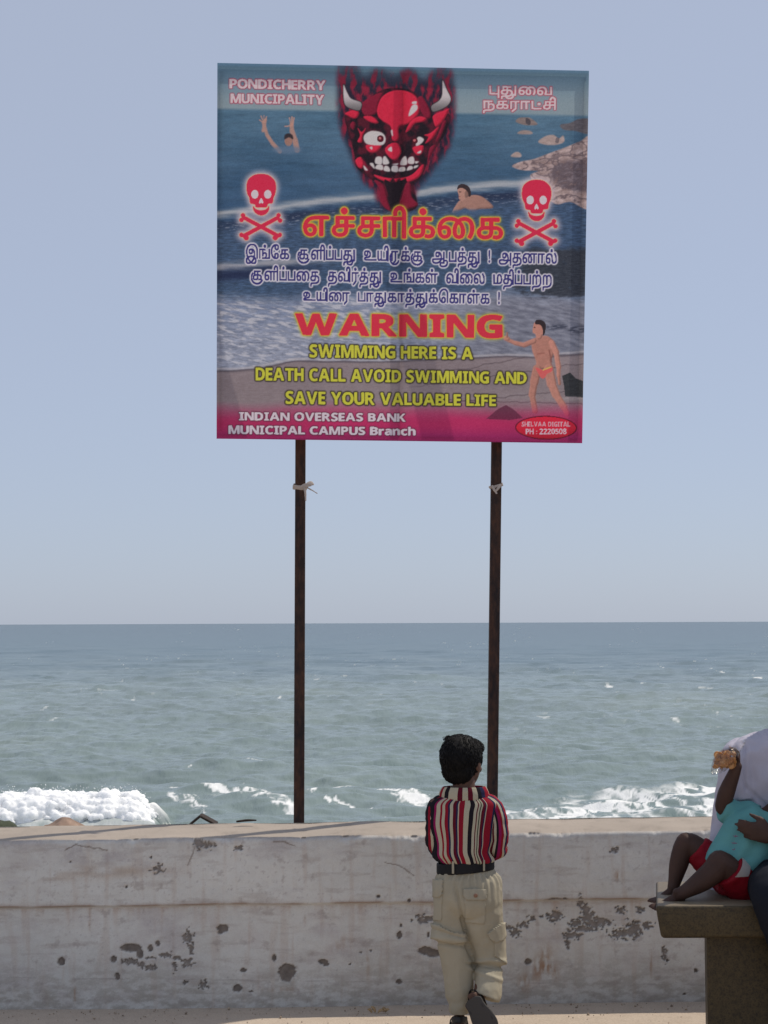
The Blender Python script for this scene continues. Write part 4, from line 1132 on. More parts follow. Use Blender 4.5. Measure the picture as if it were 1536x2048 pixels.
# ---------------------------------------------------------------- the boy in the striped shirt
def build_boy():
    Yb = 7.10
    root = empty('person', tuple(P(930, 2051, Yb)), 'small boy from behind in red striped shirt and khaki cargo trousers, one foot crossed', 'person')
    B = lambda x, y, dy=0.0: P(x, y, Yb + dy)
    s = Yb / FPX                                            # metres per photo pixel here
    X, Yv, Z = V(1, 0, 0), V(0, 1, 0), V(0, 0, 1)
    f = V(.50, .86, -.02).normalized()                       # head turned a little to the right
    hc = B(925, 1526, .012); hh = .182
    sk = skin('dark_brown_skin', (.115, .060, .042))
    body = head_parts(hc, f, Z, hh)
    body.append(tube([B(925, 1548, .0), B(928, 1575, 0), B(929, 1605, -.005)], [.044, .042, .052], 20))
    body.append(loft([ring(B(928, 1592), X * .05, Yv * .045), ring(B(926, 1606), X * .105, Yv * .055, 2.4), ring(B(924, 1645), X * .105, Yv * .066, 2.4), ring(B(926, 1700), X * .090, Yv * .062), ring(B(930, 1745), X * .088, Yv * .066), ring(B(935, 1795), X * .10, Yv * .075), ring(B(937, 1820), X * .085, Yv * .07)], 28, 36))
    body.append(tube([B(872, 1610), B(869, 1650, -.005), B(868, 1690, .01)], [.030, .027, .023], 16)); body.append(tube([B(868, 1690, .01), B(890, 1690, .08), B(935, 1682, .11)], [.023, .022, .016], 16))
    body.append(tube([B(980, 1610), B(994, 1650, -.005), B(994, 1692, .01)], [.030, .027, .023], 16)); body.append(tube([B(994, 1692, .01), B(970, 1690, .08), B(925, 1674, .13)], [.023, .022, .016], 16))
    body += hand_parts(B(935, 1682, .11), V(.9, .15, .25), V(0, -1, 0), V(.2, .1, 1), .115, (.3, .4, .3)); body += hand_parts(B(925, 1674, .13), V(-.9, .1, .25), V(0, -1, 0), V(-.2, .1, 1), .115, (.3, .4, .3))
    body.append(tube([B(905, 1810), B(912, 1915, .01), B(918, 2010, 0)], [.058, .042, .028], 18)); body.append(tube([B(958, 1810), B(976, 1915, .03), B(962, 1985, -.075)], [.058, .042, .027], 18))
    body += foot_parts(B(919, 2031, 0), B(917, 2051, .13), Z, .155)
    rup = V(.30, -.30, -.16).normalized()
    ra, rt = B(956, 1999, -.078), B(992, 2062, -.110)
    fd = (rt - ra).normalized(); ru = V(.25, 1, .25); ru = (ru - fd * fd.dot(ru)).normalized()
    body += foot_parts(ra, rt, ru, .155)
    bd = fused('body', body, .0036, sk, root, 4)
    add_eyes(bd, hc, f, Z, hh)
    # hair
    r_ = f.cross(Z)
    hs_ = [ball(hc + Z * .022 - f * .012, (.076, .090, .084), r_, f, Z), ball(hc - f * .040 - Z * .022, (.064, .044, .054), r_, f, Z), ball(hc + f * .04 + Z * .055, (.062, .05, .036), r_, f, Z)]
    for k in range(14):
        q = hc + Z * (.082 + .004 * (k % 4)) - r_ * (.030 + .0025 * k) + f * (.01 * (k % 3) - .01)
        hs_.append(tube([q - Z * .02, q + Z * .003 - r_ * .005, q + Z * .006 - r_ * .014], [.006, .004, .0015], 8))
    hair_mass('hair', hs_, root, hc, f, Z, 2200, 3, .013)
    # shirt: stripes run down the back, each by its place across it
    RD, DK, CR, NV_, MG, GN = (.24, .008, .022), (.10, .006, .017), (.42, .38, .28), (.018, .020, .060), (.24, .010, .075), (.05, .065, .04)
    BLK = (.012, .010, .014)
    seq = [(300, BLK), (372, MG), (397, CR), (440, RD), (464, CR), (495, RD), (528, NV_), (552, CR), (585, DK), (622, NV_), (640, CR), (652, RD), (706, CR), (765, BLK), (815, CR), (846, DK), (860, CR), (876, GN), (890, CR), (906, DK), (938, NV_), (950, CR), (960, RD), (1040, NV_), (1060, CR), (1085, RD)]
    lo, hi = 300, 1110
    mt = stripes('striped_cotton', 0, [(max((a - lo) / (hi - lo), 0), c) for a, c in seq])
    def sring(y, l, r, dep, dy=0., e=2.3, up=0): return ring(B((l + r) / 2, y, dy), X * (r - l) / 2 * s, Yv * dep, e)
    def sd(u, v, p):
        back = np.clip(-np.sin(2 * np.pi * u), 0, 1)
        d = .0035 * (1 - np.abs(2 * fbm3(p * np.array([26, 26, 9]), 141, 3) - 1) * 1.5)
        d += .0035 * np.sin(u * 2 * np.pi * 17 + 3 * fbm3(p * 14, 142, 2)) * sstep(.60, .86, v) * sstep(.97, .88, v)      # gathered into the belt
        d += .010 * sstep(.62, .80, v) * sstep(.96, .86, v) * (.4 + fbm3(p * 20, 143, 2))                                   # bloused over it
        d += .003 * np.sin(v * 21 + u * 9) * sstep(.2, .5, v)
        return d
    v, q, t, uv = loft([sring(1588, 893, 966, .045), sring(1596, 873, 984, .055), sring(1606, 861, 994, .064, 0, 2.5), sring(1622, 858, 993, .072), sring(1650, 858, 990, .080), sring(1680, 863, 984, .082), sring(1700, 867, 980, .082), sring(1713, 873, 982, .079), sring(1722, 879, 981, .070), sring(1729, 886, 974, .060)], 120, 110, True, sd)
    th = uv[:, 0] * 2 * np.pi
    cc = np.sign(np.cos(th)) * np.abs(np.cos(th)) ** (2 / 2.3)
    uv2 = np.stack([np.clip(.005 + .99 * (.5 + .5 * cc), 0, 1), uv[:, 1]], 1)
    shirt = mesh_np('shirt', v, q, mt, root, True, uv=uv2, tris=t)
    ms = stripes('sleeve_stripes', 0, [(k / 26, c) for k, c in enumerate((RD, RD, NV_, CR, RD, MG, BLK, CR, DK, CR, RD, NV_, CR, CR, RD, DK, CR, NV_, RD, RD, CR, BLK, MG, CR, RD, RD))])
    ml = stripes('dark_sleeve_stripes', 0, [(k / 20, c) for k, c in enumerate((BLK, BLK, MG, CR, RD, NV_, CR, RD, BLK, BLK, DK, CR, RD, BLK, BLK, BLK, MG, CR, RD, BLK))])
    def wr(seed, amp=.005):
        return lambda u, v, p: amp * (1 - np.abs(2 * fbm3(p * np.array([22, 22, 34]), seed, 3) - 1) * 1.6) + .003 * np.sin(v * 40 + u * 7) * sstep(.35, .55, v)
    put_mesh('sleeve', tube([B(884, 1606, .0), B(871, 1618, .0), B(870, 1650, -.01), B(871, 1682, .0), B(880, 1696, .045), B(915, 1692, .105)], [.030, .031, .031, .032, .029, .025], 48, 70, 1.0, (1, 0, 0), wr(151)), ml, shirt)
    put_mesh('sleeve', tube([B(972, 1604, .0), B(986, 1614, .0), B(996, 1645, -.01), B(995, 1688, .0), B(985, 1703, .045), B(945, 1692, .115)], [.030, .032, .033, .035, .031, .026], 48, 70, 1.0, (1, 0, 0), wr(152)), ms, shirt)
    # collar: a folded band standing round the neck
    mc = stripes('collar_stripes', 0, [(k / 30, c) for k, c in enumerate((RD, CR, RD, RD, MG, NV_, RD, CR, DK, RD, CR, RD, CR, RD, CR, CR, RD, CR, BLK, CR, CR, DK, CR, DK, CR, BLK, NV_, RD, RD, CR)) if k < 30])
    def cring(y, hw, dep, dy=0, tilt=0): return ring(B(928.5, y, dy), X * hw * s + Z * tilt, Yv * dep)
    put_mesh('collar', loft([cring(1601, 49, .058), cring(1594, 50.5, .062), cring(1584, 49, .061), cring(1576, 45, .057), cring(1573, 42.5, .054), cring(1575, 40, .051), cring(1588, 38, .049)], 80, 30, False, lambda u, v, p: .006 * (fbm3(p * np.array([30, 30, 60]), 155, 3) - .5)), mc, shirt)
    # trousers
    kh = fabric('khaki_cotton', (.395, .355, .268), (.32, .285, .21), .92, 1100)
    def L_(y, l, r, dep, dy=0., e=2.2): return ring(B((l + r) / 2, y, dy), X * (r - l) / 2 * s, Yv * dep, e)
    tr_ = [loft([L_(1733, 878, 985, .068), L_(1744, 876, 990, .073), L_(1760, 871, 1001, .084, -.004), L_(1785, 870, 1003, .092, -.008), L_(1810, 870, 1003, .092, -.006), L_(1830, 876, 998, .078, 0)], 60, 50)]
    tr_.append(loft([L_(1790, 871, 938, .085), L_(1815, 869, 934, .080), L_(1845, 867, 933, .074), L_(1868, 866, 937, .071), L_(1886, 873, 939, .067), L_(1919, 881, 945, .064), L_(1955, 888, 947, .062), L_(1992, 893, 945, .060), L_(2014, 899, 940, .055), L_(2025, 900, 939, .055)], 48, 80))
    tr_.append(loft([L_(1790, 922, 1003, .085), L_(1815, 918, 1004, .082), L_(1845, 922, 1005, .078, .004), L_(1872, 931, 1007, .075, .010), L_(1900, 940, 1008, .072, .016), L_(1922, 947, 1009, .066, .012), L_(1936, 950, 1005, .060, -.008), L_(1955, 950, 1003, .058, -.032),
                    ring(B(977, 1978, -.058), X * 27 * s - Z * .010, Yv * .050 - Z * .01), ring(B(974, 1996, -.074), X * 25 * s - Z * .020, Yv * .046 - Z * .012)], 48, 80))
    bel = lambda co: sstep(B(0, 1830).z, B(0, 1742).z, co[:, 2])
    def td(co, nr):
        px, py = to_px(co)
        d = -.003 + folds(7, .0085, 161, (1, 1, .55))(co, nr) + folds(24, .0030, 167, (1, 1, .8))(co, nr)
        ang = np.arctan2(co[:, 1] - Yb, co[:, 0] - B(935, 0).x)
        d += .0030 * np.sin(ang * 24 + 2 * fbm3(co * 18, 163, 2)) * np.exp(-np.clip(py - 1750, 0, 400) / 26) * sstep(1741, 1756, py) * 1.5                    # waist gathers
        g = lambda y, w_: np.exp(-((py - y) / w_) ** 2)
        lf, rt = sstep(945, 925, px), sstep(925, 948, px)
        d += .007 * g(1878 + (px - 900) * .10, 4.5) * lf - .007 * g(1889 + (px - 900) * .12, 4) * lf                       # pocket edge and fold under the seat
        d += .004 * g(1850 + (px - 870) * .35, 4) * lf - .003 * g(1858 + (px - 870) * .35, 4) * lf
        d += .008 * g(1921 + np.abs(px - 980) * .12, 5) * rt - .010 * g(1932 + (px - 980) * .10, 4) * rt                   # knee break
        d += .006 * g(1942 + (px - 950) * .35, 5) * rt
        d -= .010 * np.exp(-((px - 914 - (py - 1790) * .22) / 3.5) ** 2) * sstep(1760, 1800, py) * sstep(1925, 1890, py) * (nr[:, 1] < 0)   # seam between the legs
        d += .003 * np.sin(py * .19 + px * .05) * sstep(1975, 2020, py)
        return d
    pants = fused('trousers', tr_, .0040, kh, root, 3, td)
    # patch pockets: cut from the trouser surface itself and stood a little off it
    pk = fabric('khaki_pocket', (.405, .365, .278), (.33, .295, .22), .92, 1100)
    me_ = pants.data; nv_ = len(me_.vertices)
    co_ = np.empty(nv_ * 3, np.float32); me_.vertices.foreach_get('co', co_); co_ = co_.reshape(-1, 3).astype(float)
    nr_ = np.empty(nv_ * 3, np.float32); me_.vertex_normals.foreach_get('vector', nr_); nr_ = nr_.reshape(-1, 3).astype(float)
    fq = np.array([p.vertices[:] for p in me_.polygons if len(p.vertices) == 4])
    pxx, pyy = to_px(co_)
    def inside(pts):
        ins = np.zeros(nv_, bool); p = np.asarray(pts, float)
        for (ax, ay), (bx, by) in zip(p, np.roll(p, -1, 0)):
            if ay == by: continue
            ins ^= ((ay > pyy) != (by > pyy)) & (pxx < (bx - ax) * (pyy - ay) / (by - ay) + ax)
        return ins & (nr_[:, 1] < .25) & (co_[:, 1] < Yb + .03)
    def conform(name, pts, off, par):
        sel = inside(pts); f_ = fq[sel[fq].all(1)]
        ids = np.unique(f_); mp = -np.ones(nv_, int); mp[ids] = np.arange(len(ids)); f2 = mp[f_]; n = len(ids)
        ed = {}
        for q in f2:
            for a_, b_ in zip(q, np.roll(q, -1)):
                ed[(a_, b_)] = 1
        bd_ = [(a_, b_) for a_, b_ in ed if (b_, a_) not in ed]
        v = np.vstack([co_[ids] + nr_[ids] * off, co_[ids] - nr_[ids] * .001])
        q = np.vstack([f2] + ([np.array([[b_, a_, a_ + n, b_ + n] for a_, b_ in bd_])] if bd_ else []))
        return mesh_np(name, v, q, pk, par)
    bk = conform('back_pocket', [(928, 1784), (972, 1784), (970, 1848), (930, 1846)], .0030, pants)
    conform('flap', [(926, 1776), (974, 1778), (974, 1796), (968, 1802), (932, 1801), (926, 1795)], .0075, bk)
    hp = [k for k in np.argsort((pxx - 950) ** 2 + (pyy - 1791) ** 2)[:60] if nr_[k, 1] < 0][0]
    put_mesh('button', ball(co_[hp] + nr_[hp] * .009, (.0075, .003, .0075), n=10), NM('tan_button', .4, (.24, .12, .07), .5).m, bk)
    bk2 = conform('back_pocket', [(868, 1764), (886, 1764), (884, 1842), (866, 1842)], .0030, pants)
    conform('flap', [(866, 1758), (888, 1758), (886, 1790), (880, 1796), (866, 1794)], .0075, bk2)
    conform('cargo_pocket', [(862, 1846), (880, 1850), (904, 1862), (936, 1868), (938, 1884), (905, 1886), (862, 1876)], .0065, pants)
    cg2 = conform('cargo_pocket', [(990, 1880), (1012, 1862), (1012, 1930), (987, 1912)], .0050, pants)
    conform('flap', [(973, 1866), (1000, 1846), (1012, 1844), (1012, 1870), (1003, 1882), (990, 1886), (978, 1878)], .0075, cg2)
    # belt
    lb = NM('black_belt_leather', .6, (.007, .007, .009), .25); lb.bump(lb.noise(240, 3), .2, .001)
    def bl(y, hw, dep): return ring(B(931, y), X * hw * s + Z * .009, Yv * dep)
    belt = put_mesh('belt', loft([bl(1742, 53, .072), bl(1742, 57, .0795), bl(1732, 57.5, .0805), bl(1722, 57, .0795), bl(1722, 53, .072)], 80, 24, False), lb.m, root)
    me = box_mesh((0, 0, 0), (.0085, .004, .045), .0015); me.transform(Matrix.Translation(B(906, 1735, -.079))); link_mesh('belt_loop', me, kh, pants, False)
    me = box_mesh((0, 0, 0), (.008, .004, .040), .0015); me.transform(Matrix.Translation(B(968, 1731, -.070)) @ Matrix.Rotation(R(34), 4, 'Z')); link_mesh('belt_loop', me, kh, pants, False)
    # sandals
    lt = NM('dark_sandal_leather', .5, (.016, .014, .014), .45); lt.bump(lt.noise(160, 4), .3, .002)
    so = NM('sandal_sole_rubber', .8, (.060, .054, .050), .3); so.bump(so.noise(90, 4), .5, .003)
    def sandal(ank, toe, up, L, wide=1.0, heel=-.235):
        d = toe - ank; d = (d - up * d.dot(up)).normalized(); sd_ = d.cross(up); sole = ank - up * .24 * L
        rs = [ring(sole + d * a * L - up * .055 * L, sd_ * w_ * wide * L, up * .045 * L, 3) for a, w_ in ((heel, .08), (heel + .035, .125), (max(-.05, heel + .09), .15), (.15, .15), (.40, .19), (.60, .195), (.74, .15), (.80, .07))]
        sm_ = put_mesh('sandal', loft(rs, 40, 44), so.m, root)
        for a0, w0, hgt in ((.50, .20, .17), (.18, .16, .28)):
            P_ = []
            c = sole + d * a0 * L
            arcp = [c + sd_ * w0 * L * math.cos(t_) + up * (hgt * L * math.sin(t_) - .03 * L) for t_ in np.linspace(0, math.pi, 9)]
            put_mesh('strap', tube(arcp, [.085 * L] * 9, 14, 40, .16, d), lt.m, sm_)
        hp = [sole + d * .16 * L + sd_ * .16 * L + up * .10 * L, sole + sd_ * .15 * L - d * .08 * L + up * .16 * L, sole - d * .235 * L + up * .19 * L, sole - sd_ * .15 * L - d * .08 * L + up * .16 * L, sole + d * .16 * L - sd_ * .16 * L + up * .10 * L]
        put_mesh('heel_strap', tube(hp, [.075 * L] * 5, 14, 44, .2, up), lt.m, sm_)
    sandal(B(919, 2031, 0), B(917, 2051, .13), Z, .165)
    sandal(ra, rt, ru, .165, 1.45, -.07)
    return root
build_boy()
# ---------------------------------------------------------------- bench, its two sitters, and the small things
def build_bench():
    root = empty('stone_bench', (1.75, 6.7, 0), 'speckled brown granite bench with a thick slab seat, in front of the wall', 'bench')
    g = NM('speckled_granite', .55, spec=.35); v = g.coord('Object')
    n1, n2, n3 = g.noise(110, 2, v), g.noise(45, 4, v), g.noise(4, 4, v)
    c = g.ramp(n1, [(.36, (.013, .009, .005)), (.47, (.062, .042, .016)), (.56, (.100, .070, .028)), (.66, (.018, .014, .008))])
    c = g.mix(.45, c, g.ramp(n2, [(.40, (.020, .014, .007)), (.60, (.070, .048, .020))]))
    c = g.mix(.3, c, g.ramp(n3, [(.3, (.02, .016, .008)), (.7, (.066, .046, .020))]))
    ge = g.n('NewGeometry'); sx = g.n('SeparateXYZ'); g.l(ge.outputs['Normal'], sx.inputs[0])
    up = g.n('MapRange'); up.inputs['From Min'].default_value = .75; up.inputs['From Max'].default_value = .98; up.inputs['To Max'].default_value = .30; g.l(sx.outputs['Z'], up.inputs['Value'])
    g.color(g.mix(up.outputs[0], c, (.46, .38, .28))).bump(n1, .25, .002)      # upward faces coloured paler: sun glare on the polished seat, painted in
    top = 1.5 - (1805 - 1244) * 6.4 / FPX
    import bmesh
    bm = bmesh.new(); bmesh.ops.create_cube(bm, size=1)
    for q in bm.verts:
        l = q.co.x < 0
        x = (.896 if q.co.z > 0 else .914) + (.085 if q.co.y > 0 else 0) if l else 2.62
        q.co = Vector((x, 6.40 if q.co.y < 0 else 7.00, top if q.co.z > 0 else top - .108))
    bmesh.ops.bevel(bm, geom=list(bm.edges), offset=.012, segments=3, affect='EDGES', profile=.5)
    me = bpy.data.meshes.new('seat'); bm.to_mesh(me); bm.free()
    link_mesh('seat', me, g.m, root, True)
    for x0, x1 in ((1.076, 1.62), (1.98, 2.46)):
        me = box_mesh(((x0 + x1) / 2, 6.70, (top - .106) / 2), (x1 - x0, .46, top - .106), .008)
        for q in me.vertices:
            q.co.x += .15 * (q.co.y - 6.47)
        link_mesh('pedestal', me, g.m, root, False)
    return top
SEAT = build_bench()

X_, Y_, Z_ = V(1, 0, 0), V(0, 1, 0), V(0, 0, 1)
def build_child():
    Yc = 6.62
    C = lambda x, y, dy=0.0: P(x, y, Yc + dy)
    s = Yc / FPX
    root = empty('person', tuple(C(1490, 1790)), 'barefoot small child in turquoise top and red shorts, reclining on the bench', 'person')
    sk = skin('very_dark_brown_skin', (.056, .029, .022), .62)
    ax = (C(1530, 1640) - C(1456, 1750)).normalized(); pr = V(ax.z, 0, -ax.x).normalized()     # along the trunk and across it
    hc = C(1590, 1588, -.05); hh = .165; f = V(-.25, -.9, .2).normalized()
    b = head_parts(hc, f, (ax * .6 + Z_ * .6).normalized(), hh)
    b.append(tube([C(1585, 1600, -.04), C(1552, 1622, -.02), C(1530, 1645, 0)], [.038, .036, .046], 18))
    b.append(loft([ring(C(1536, 1634), pr * .05, Y_ * .04), ring(C(1522, 1652), pr * .085, Y_ * .055), ring(C(1498, 1688), pr * .078, Y_ * .062), ring(C(1474, 1728), pr * .076, Y_ * .064), ring(C(1464, 1762), pr * .075, Y_ * .062), ring(C(1462, 1778), pr * .05, Y_ * .045)], 28, 30))
    # far leg and near leg
    b.append(tube([C(1472, 1768, .05), C(1425, 1722, .055), C(1380, 1688, .06)], [.055, .050, .040], 18))
    b.append(tube([C(1374, 1686, .06), C(1366, 1700, .06), C(1357, 1730, .06), C(1350, 1760, .055), C(1346, 1776, .05)], [.040, .037, .033, .024, .020], 18))
    b.append(tube([C(1492, 1778, -.02), C(1470, 1752, -.06), C(1444, 1728, -.09)], [.058, .053, .044], 18))
    b.append(tube([C(1441, 1725, -.09), C(1428, 1742, -.095), C(1402, 1763, -.10), C(1372, 1782, -.11), C(1356, 1790, -.11)], [.045, .042, .036, .025, .021], 18))
    b += foot_parts(C(1346, 1777, .05), C(1298, 1800, .035), V(-.20, -.25, 1).normalized(), .118)
    b += foot_parts(C(1354, 1791, -.11), C(1308, 1808, -.12), V(-.15, -.50, 1).normalized(), .122)
    # raised arm: elbow low, forearm up to the snack
    b.append(tube([C(1505, 1640, .03), C(1470, 1628, .04), C(1446, 1614, .03)], [.036, .032, .029], 16))
    b.append(tube([C(1446, 1612, .03), C(1453, 1585, .015), C(1466, 1552, 0), C(1474, 1532, -.01)], [.029, .029, .023, .018], 16))
    b += hand_parts(C(1475, 1530, -.01), V(.05, 0, 1), V(-1, -.15, .1), V(-.1, -1, .1), .090, (.75, .85, .6), .8)
    b.append(tube([C(1545, 1655, -.03), C(1580, 1690, -.06), C(1600, 1720, -.10)], [.034, .028, .024], 16)); b += hand_parts(C(1600, 1720, -.10), V(-.5, -.3, -.5), V(0, .6, -.6), V(-.6, 0, .5), .085)
    bd = fused('body', b, .0036, sk, root, 3)
    add_eyes(bd, hc, f, (ax * .6 + Z_ * .6).normalized(), hh)
    hair_mass('hair', [ball(hc + ax * .02 - f * .012, (.070, .082, .076), f.cross(Z_).normalized(), f, f.cross(Z_).cross(f) * -1)], root, hc, f, Z_, 500, 9, .012)
    # turquoise top
    tq = fabric('turquoise_cotton', (.125, .335, .335), (.09, .26, .265), .85, 900)
    top = [loft([ring(C(1541, 1630), pr * .052, Y_ * .05), ring(C(1532, 1640), pr * .080, Y_ * .062), ring(C(1520, 1655), pr * .102, Y_ * .074), ring(C(1503, 1680), pr * .106, Y_ * .084), ring(C(1484, 1710), pr * .102, Y_ * .090), ring(C(1466, 1735), pr * .100, Y_ * .094, 2.3), ring(C(1456, 1750), pr * .098, Y_ * .096, 2.3)], 64, 56)]
    top.append(tube([C(1512, 1640, .02), C(1484, 1630, .035), C(1458, 1622, .035), C(1443, 1617, .03)], [.055, .048, .042, .039], 40, 40, round_end=False))
    top.append(tube([C(1535, 1655, -.03), C(1562, 1675, -.05)], [.050, .044], 32, 30, round_end=False))
    def td(co, nr):
        p = co - np.array(C(1456, 1750)); al = p @ np.array(ax); ac = p @ np.array(pr)
        d = folds(13, .006, 201, (1, 1, 1))(co, nr) + .0035 * np.sin(ac * 95 + al * 20 + 5 * fbm3(co * 9, 203, 2)) * sstep(.02, .10, al)
        return d + .006 * sstep(.03, .0, al) * np.sin(ac * 70)
    tp = fused('top', top, .004, tq, root, 3, td)
    # a small printed flourish on the chest of the top, faded red
    pm = NM('faded_print', .8, (.20, .13, .20), .1).m
    for k, (x, y) in enumerate(((1469, 1671), (1473, 1674), (1466, 1685), (1471, 1688), (1467, 1698))):
        q = C(x, y, -.095)
        put_mesh('print', tube([q + X_ * -.004, q + X_ * .001 + Z_ * (.003 if k % 2 else -.003), q + X_ * .005 + Z_ * .002], [.0012, .0016, .0012], 6, 10, 1.0), pm, tp)
    # red shorts with a white side panel
    rd = fabric('red_nylon', (.25, .006, .017), (.17, .004, .011), .6, 900)
    wh = fabric('white_nylon', (.42, .39, .36), (.34, .31, .29), .7, 900)
    sh = [loft([ring(C(1470, 1755, 0), pr * .085, Y_ * .085), ring(C(1474, 1772, 0), X_ * .075, Y_ * .100), ring(C(1478, 1786, 0), X_ * .070, Y_ * .095)], 40, 24)]
    sh.append(tube([C(1470, 1766, .05), C(1428, 1728, .055), C(1393, 1698, .06)], [.066, .060, .050], 40, 36, round_end=False))
    sh.append(tube([C(1500, 1782, -.02), C(1476, 1758, -.055), C(1455, 1738, -.078)], [.066, .064, .060], 40, 36, round_end=False))
    so = fused('shorts', sh, .004, rd, root, 3, folds(20, .006, 211))
    p0, p1 = C(1454, 1737, -.079), C(1482, 1764, -.045)
    d = (p1 - p0).normalized()
    pan = tube([p0, p0 + d * .020, p0 + d * .040], [.0635, .0660, .0680], 240, 60, round_end=False)
    cq = pan[0][pan[1]].mean(1)
    keep = (cq[:, 1] < p0.y + .01) & (cq[:, 2] > p0.z - .022)
    put_mesh('side_panel', (pan[0], pan[1][keep], pan[2][:0], pan[3]), wh, so)
    return root
build_child()

def build_adult():
    Ya = 6.80
    A = lambda x, y, dy=0.0: P(x, y, Ya + dy)
    root = empty('person', tuple(A(1570, 1800, -.1)), 'seated adult in loose pale lavender shirt and dark trousers, on the bench behind the child', 'person')
    sk = skin('dark_brown_arm_skin', (.060, .032, .024), .62)
    hc = A(1618, 1362, -.02); hh = .225; f = V(-.2, -.97, .05).normalized()
    b = head_parts(hc, f, Z_, hh)
    b.append(tube([A(1616, 1400, .01), A(1606, 1450, .02), A(1598, 1495, .02)], [.062, .058, .075], 20))
    b.append(loft([ring(A(1600, 1475), X_ * .08, Y_ * .06), ring(A(1590, 1500), X_ * .19, Y_ * .085, 2.4), ring(A(1580, 1570), X_ * .18, Y_ * .10, 2.3), ring(A(1572, 1680), X_ * .165, Y_ * .10), ring(A(1568, 1770), X_ * .18, Y_ * .11), ring(A(1566, 1800), X_ * .15, Y_ * .10)], 28, 36))
    b.append(tube([A(1470, 1515, .0), A(1466, 1570, .02), A(1476, 1640, .03)], [.052, .045, .038], 16)); b.append(tube([A(1476, 1640, .03), A(1500, 1660, -.02), A(1530, 1668, -.10)], [.038, .033, .024], 16))
    b += hand_parts(A(1530, 1668, -.10), V(.9, -.3, 0), V(0, -1, -.2), V(0, -.2, 1), .17)
    b.append(tube([A(1705, 1515), A(1706, 1600, -.03), A(1680, 1690, -.12)], [.052, .045, .040], 16)); b.append(tube([A(1680, 1690, -.12), A(1620, 1690, -.24), A(1548, 1672, -.29)], [.040, .036, .026], 16))
    b += hand_parts(A(1552, 1673, -.29), V(-1, -.03, .22), V(-.05, 1, .05), V(-.1, -.1, 1), .150, (.25, .3, .25), .2)
    b.append(tube([A(1530, 1770), A(1548, 1775, -.22), A(1555, 1800, -.46)], [.085, .078, .060], 18)); b.append(tube([A(1555, 1800, -.46), A(1592, 1920, -.43), A(1624, 2040, -.38)], [.058, .052, .034], 18))
    b.append(tube([A(1620, 1770), A(1640, 1775, -.22), A(1660, 1800, -.46)], [.085, .078, .060], 18)); b.append(tube([A(1660, 1800, -.46), A(1688, 1920, -.43), A(1718, 2040, -.38)], [.058, .052, .034], 18))
    for x in (1624, 1718):
        k = A(x, 2040, -.38); g_ = V(k.x, k.y, .075)
        b.append(tube([k, g_], [.034, .034], 16)); b += foot_parts(g_, g_ + V(-.02, -.2, -.06), Z_, .25)
    bd = fused('body', b, .006, sk, root, 4)
    add_eyes(bd, hc, f, Z_, hh)
    hair_mass('hair', [ball(hc + Z_ * .030 - f * .014, (.094, .110, .100), f.cross(Z_).normalized(), f, Z_), ball(hc - f * .05 - Z_ * .03, (.078, .05, .07), f.cross(Z_).normalized(), f, Z_)], root, hc, f, Z_, 500, 11, .016)
    lv = fabric('lavender_white_cotton', (.50, .48, .555), (.42, .40, .47), .85, 800)
    sh = [loft([ring(A(1602, 1466), X_ * .085, Y_ * .075), ring(A(1596, 1478), X_ * .150, Y_ * .095), ring(A(1589, 1498), X_ * .235, Y_ * .115, 2.4), ring(A(1584, 1540), X_ * .240, Y_ * .135, 2.4), ring(A(1576, 1620), X_ * .244, Y_ * .145), ring(A(1568, 1690), X_ * .258, Y_ * .150), ring(A(1566, 1750), X_ * .262, Y_ * .155), ring(A(1566, 1790), X_ * .258, Y_ * .160)], 80, 70)]
    sh.append(tube([A(1540, 1500, .0), A(1498, 1514, -.03), A(1484, 1560, -.05), A(1488, 1600, -.06)], [.050, .060, .066, .066], 40, 44, round_end=False))
    sh.append(tube([A(1690, 1500, .0), A(1708, 1520, .0), A(1708, 1590, -.03), A(1698, 1640, -.06)], [.066, .074, .074, .078], 40, 44, round_end=False))
    def sd(co, nr):
        px, py = to_px(co)
        d = folds(5.5, .030, 221, (1, 1, .6))(co, nr) + folds(13, .012, 227, (1, 1, .7))(co, nr)
        d -= .010 * np.exp(-((px - 1489 - (py - 1490) * .02) / 4) ** 2) * sstep(1478, 1500, py) * sstep(1600, 1570, py)
        d -= .008 * np.exp(-((py - 1570 - (px - 1488) * .95) / 6) ** 2) * sstep(1484, 1496, px)
        return d
    fused('shirt', sh, .0055, lv, root, 3, sd)
    dk = fabric('dark_navy_trousers', (.010, .012, .019), (.007, .008, .012), .8, 800)
    tr_ = [loft([ring(A(1567, 1735), X_ * .20, Y_ * .125), ring(A(1568, 1780, -.02), X_ * .215, Y_ * .14), ring(A(1568, 1800, -.02), X_ * .20, Y_ * .135)], 40, 20)]
    tr_.append(tube([A(1532, 1770), A(1548, 1772, -.22), A(1556, 1795, -.455), A(1572, 1850, -.46), A(1596, 1930, -.43), A(1622, 2030, -.385)], [.098, .094, .084, .080, .070, .062], 48, 90))
    tr_.append(tube([A(1622, 1770), A(1640, 1772, -.22), A(1660, 1795, -.455), A(1668, 1850, -.46), A(1690, 1930, -.43), A(1716, 2030, -.385)], [.098, .094, .084, .080, .070, .062], 48, 90))
    fused('trousers', tr_, .0055, dk, root, 3, folds(9, .008, 231))
    so = NM('worn_sandal_rubber', .7, (.02, .018, .016), .3).m
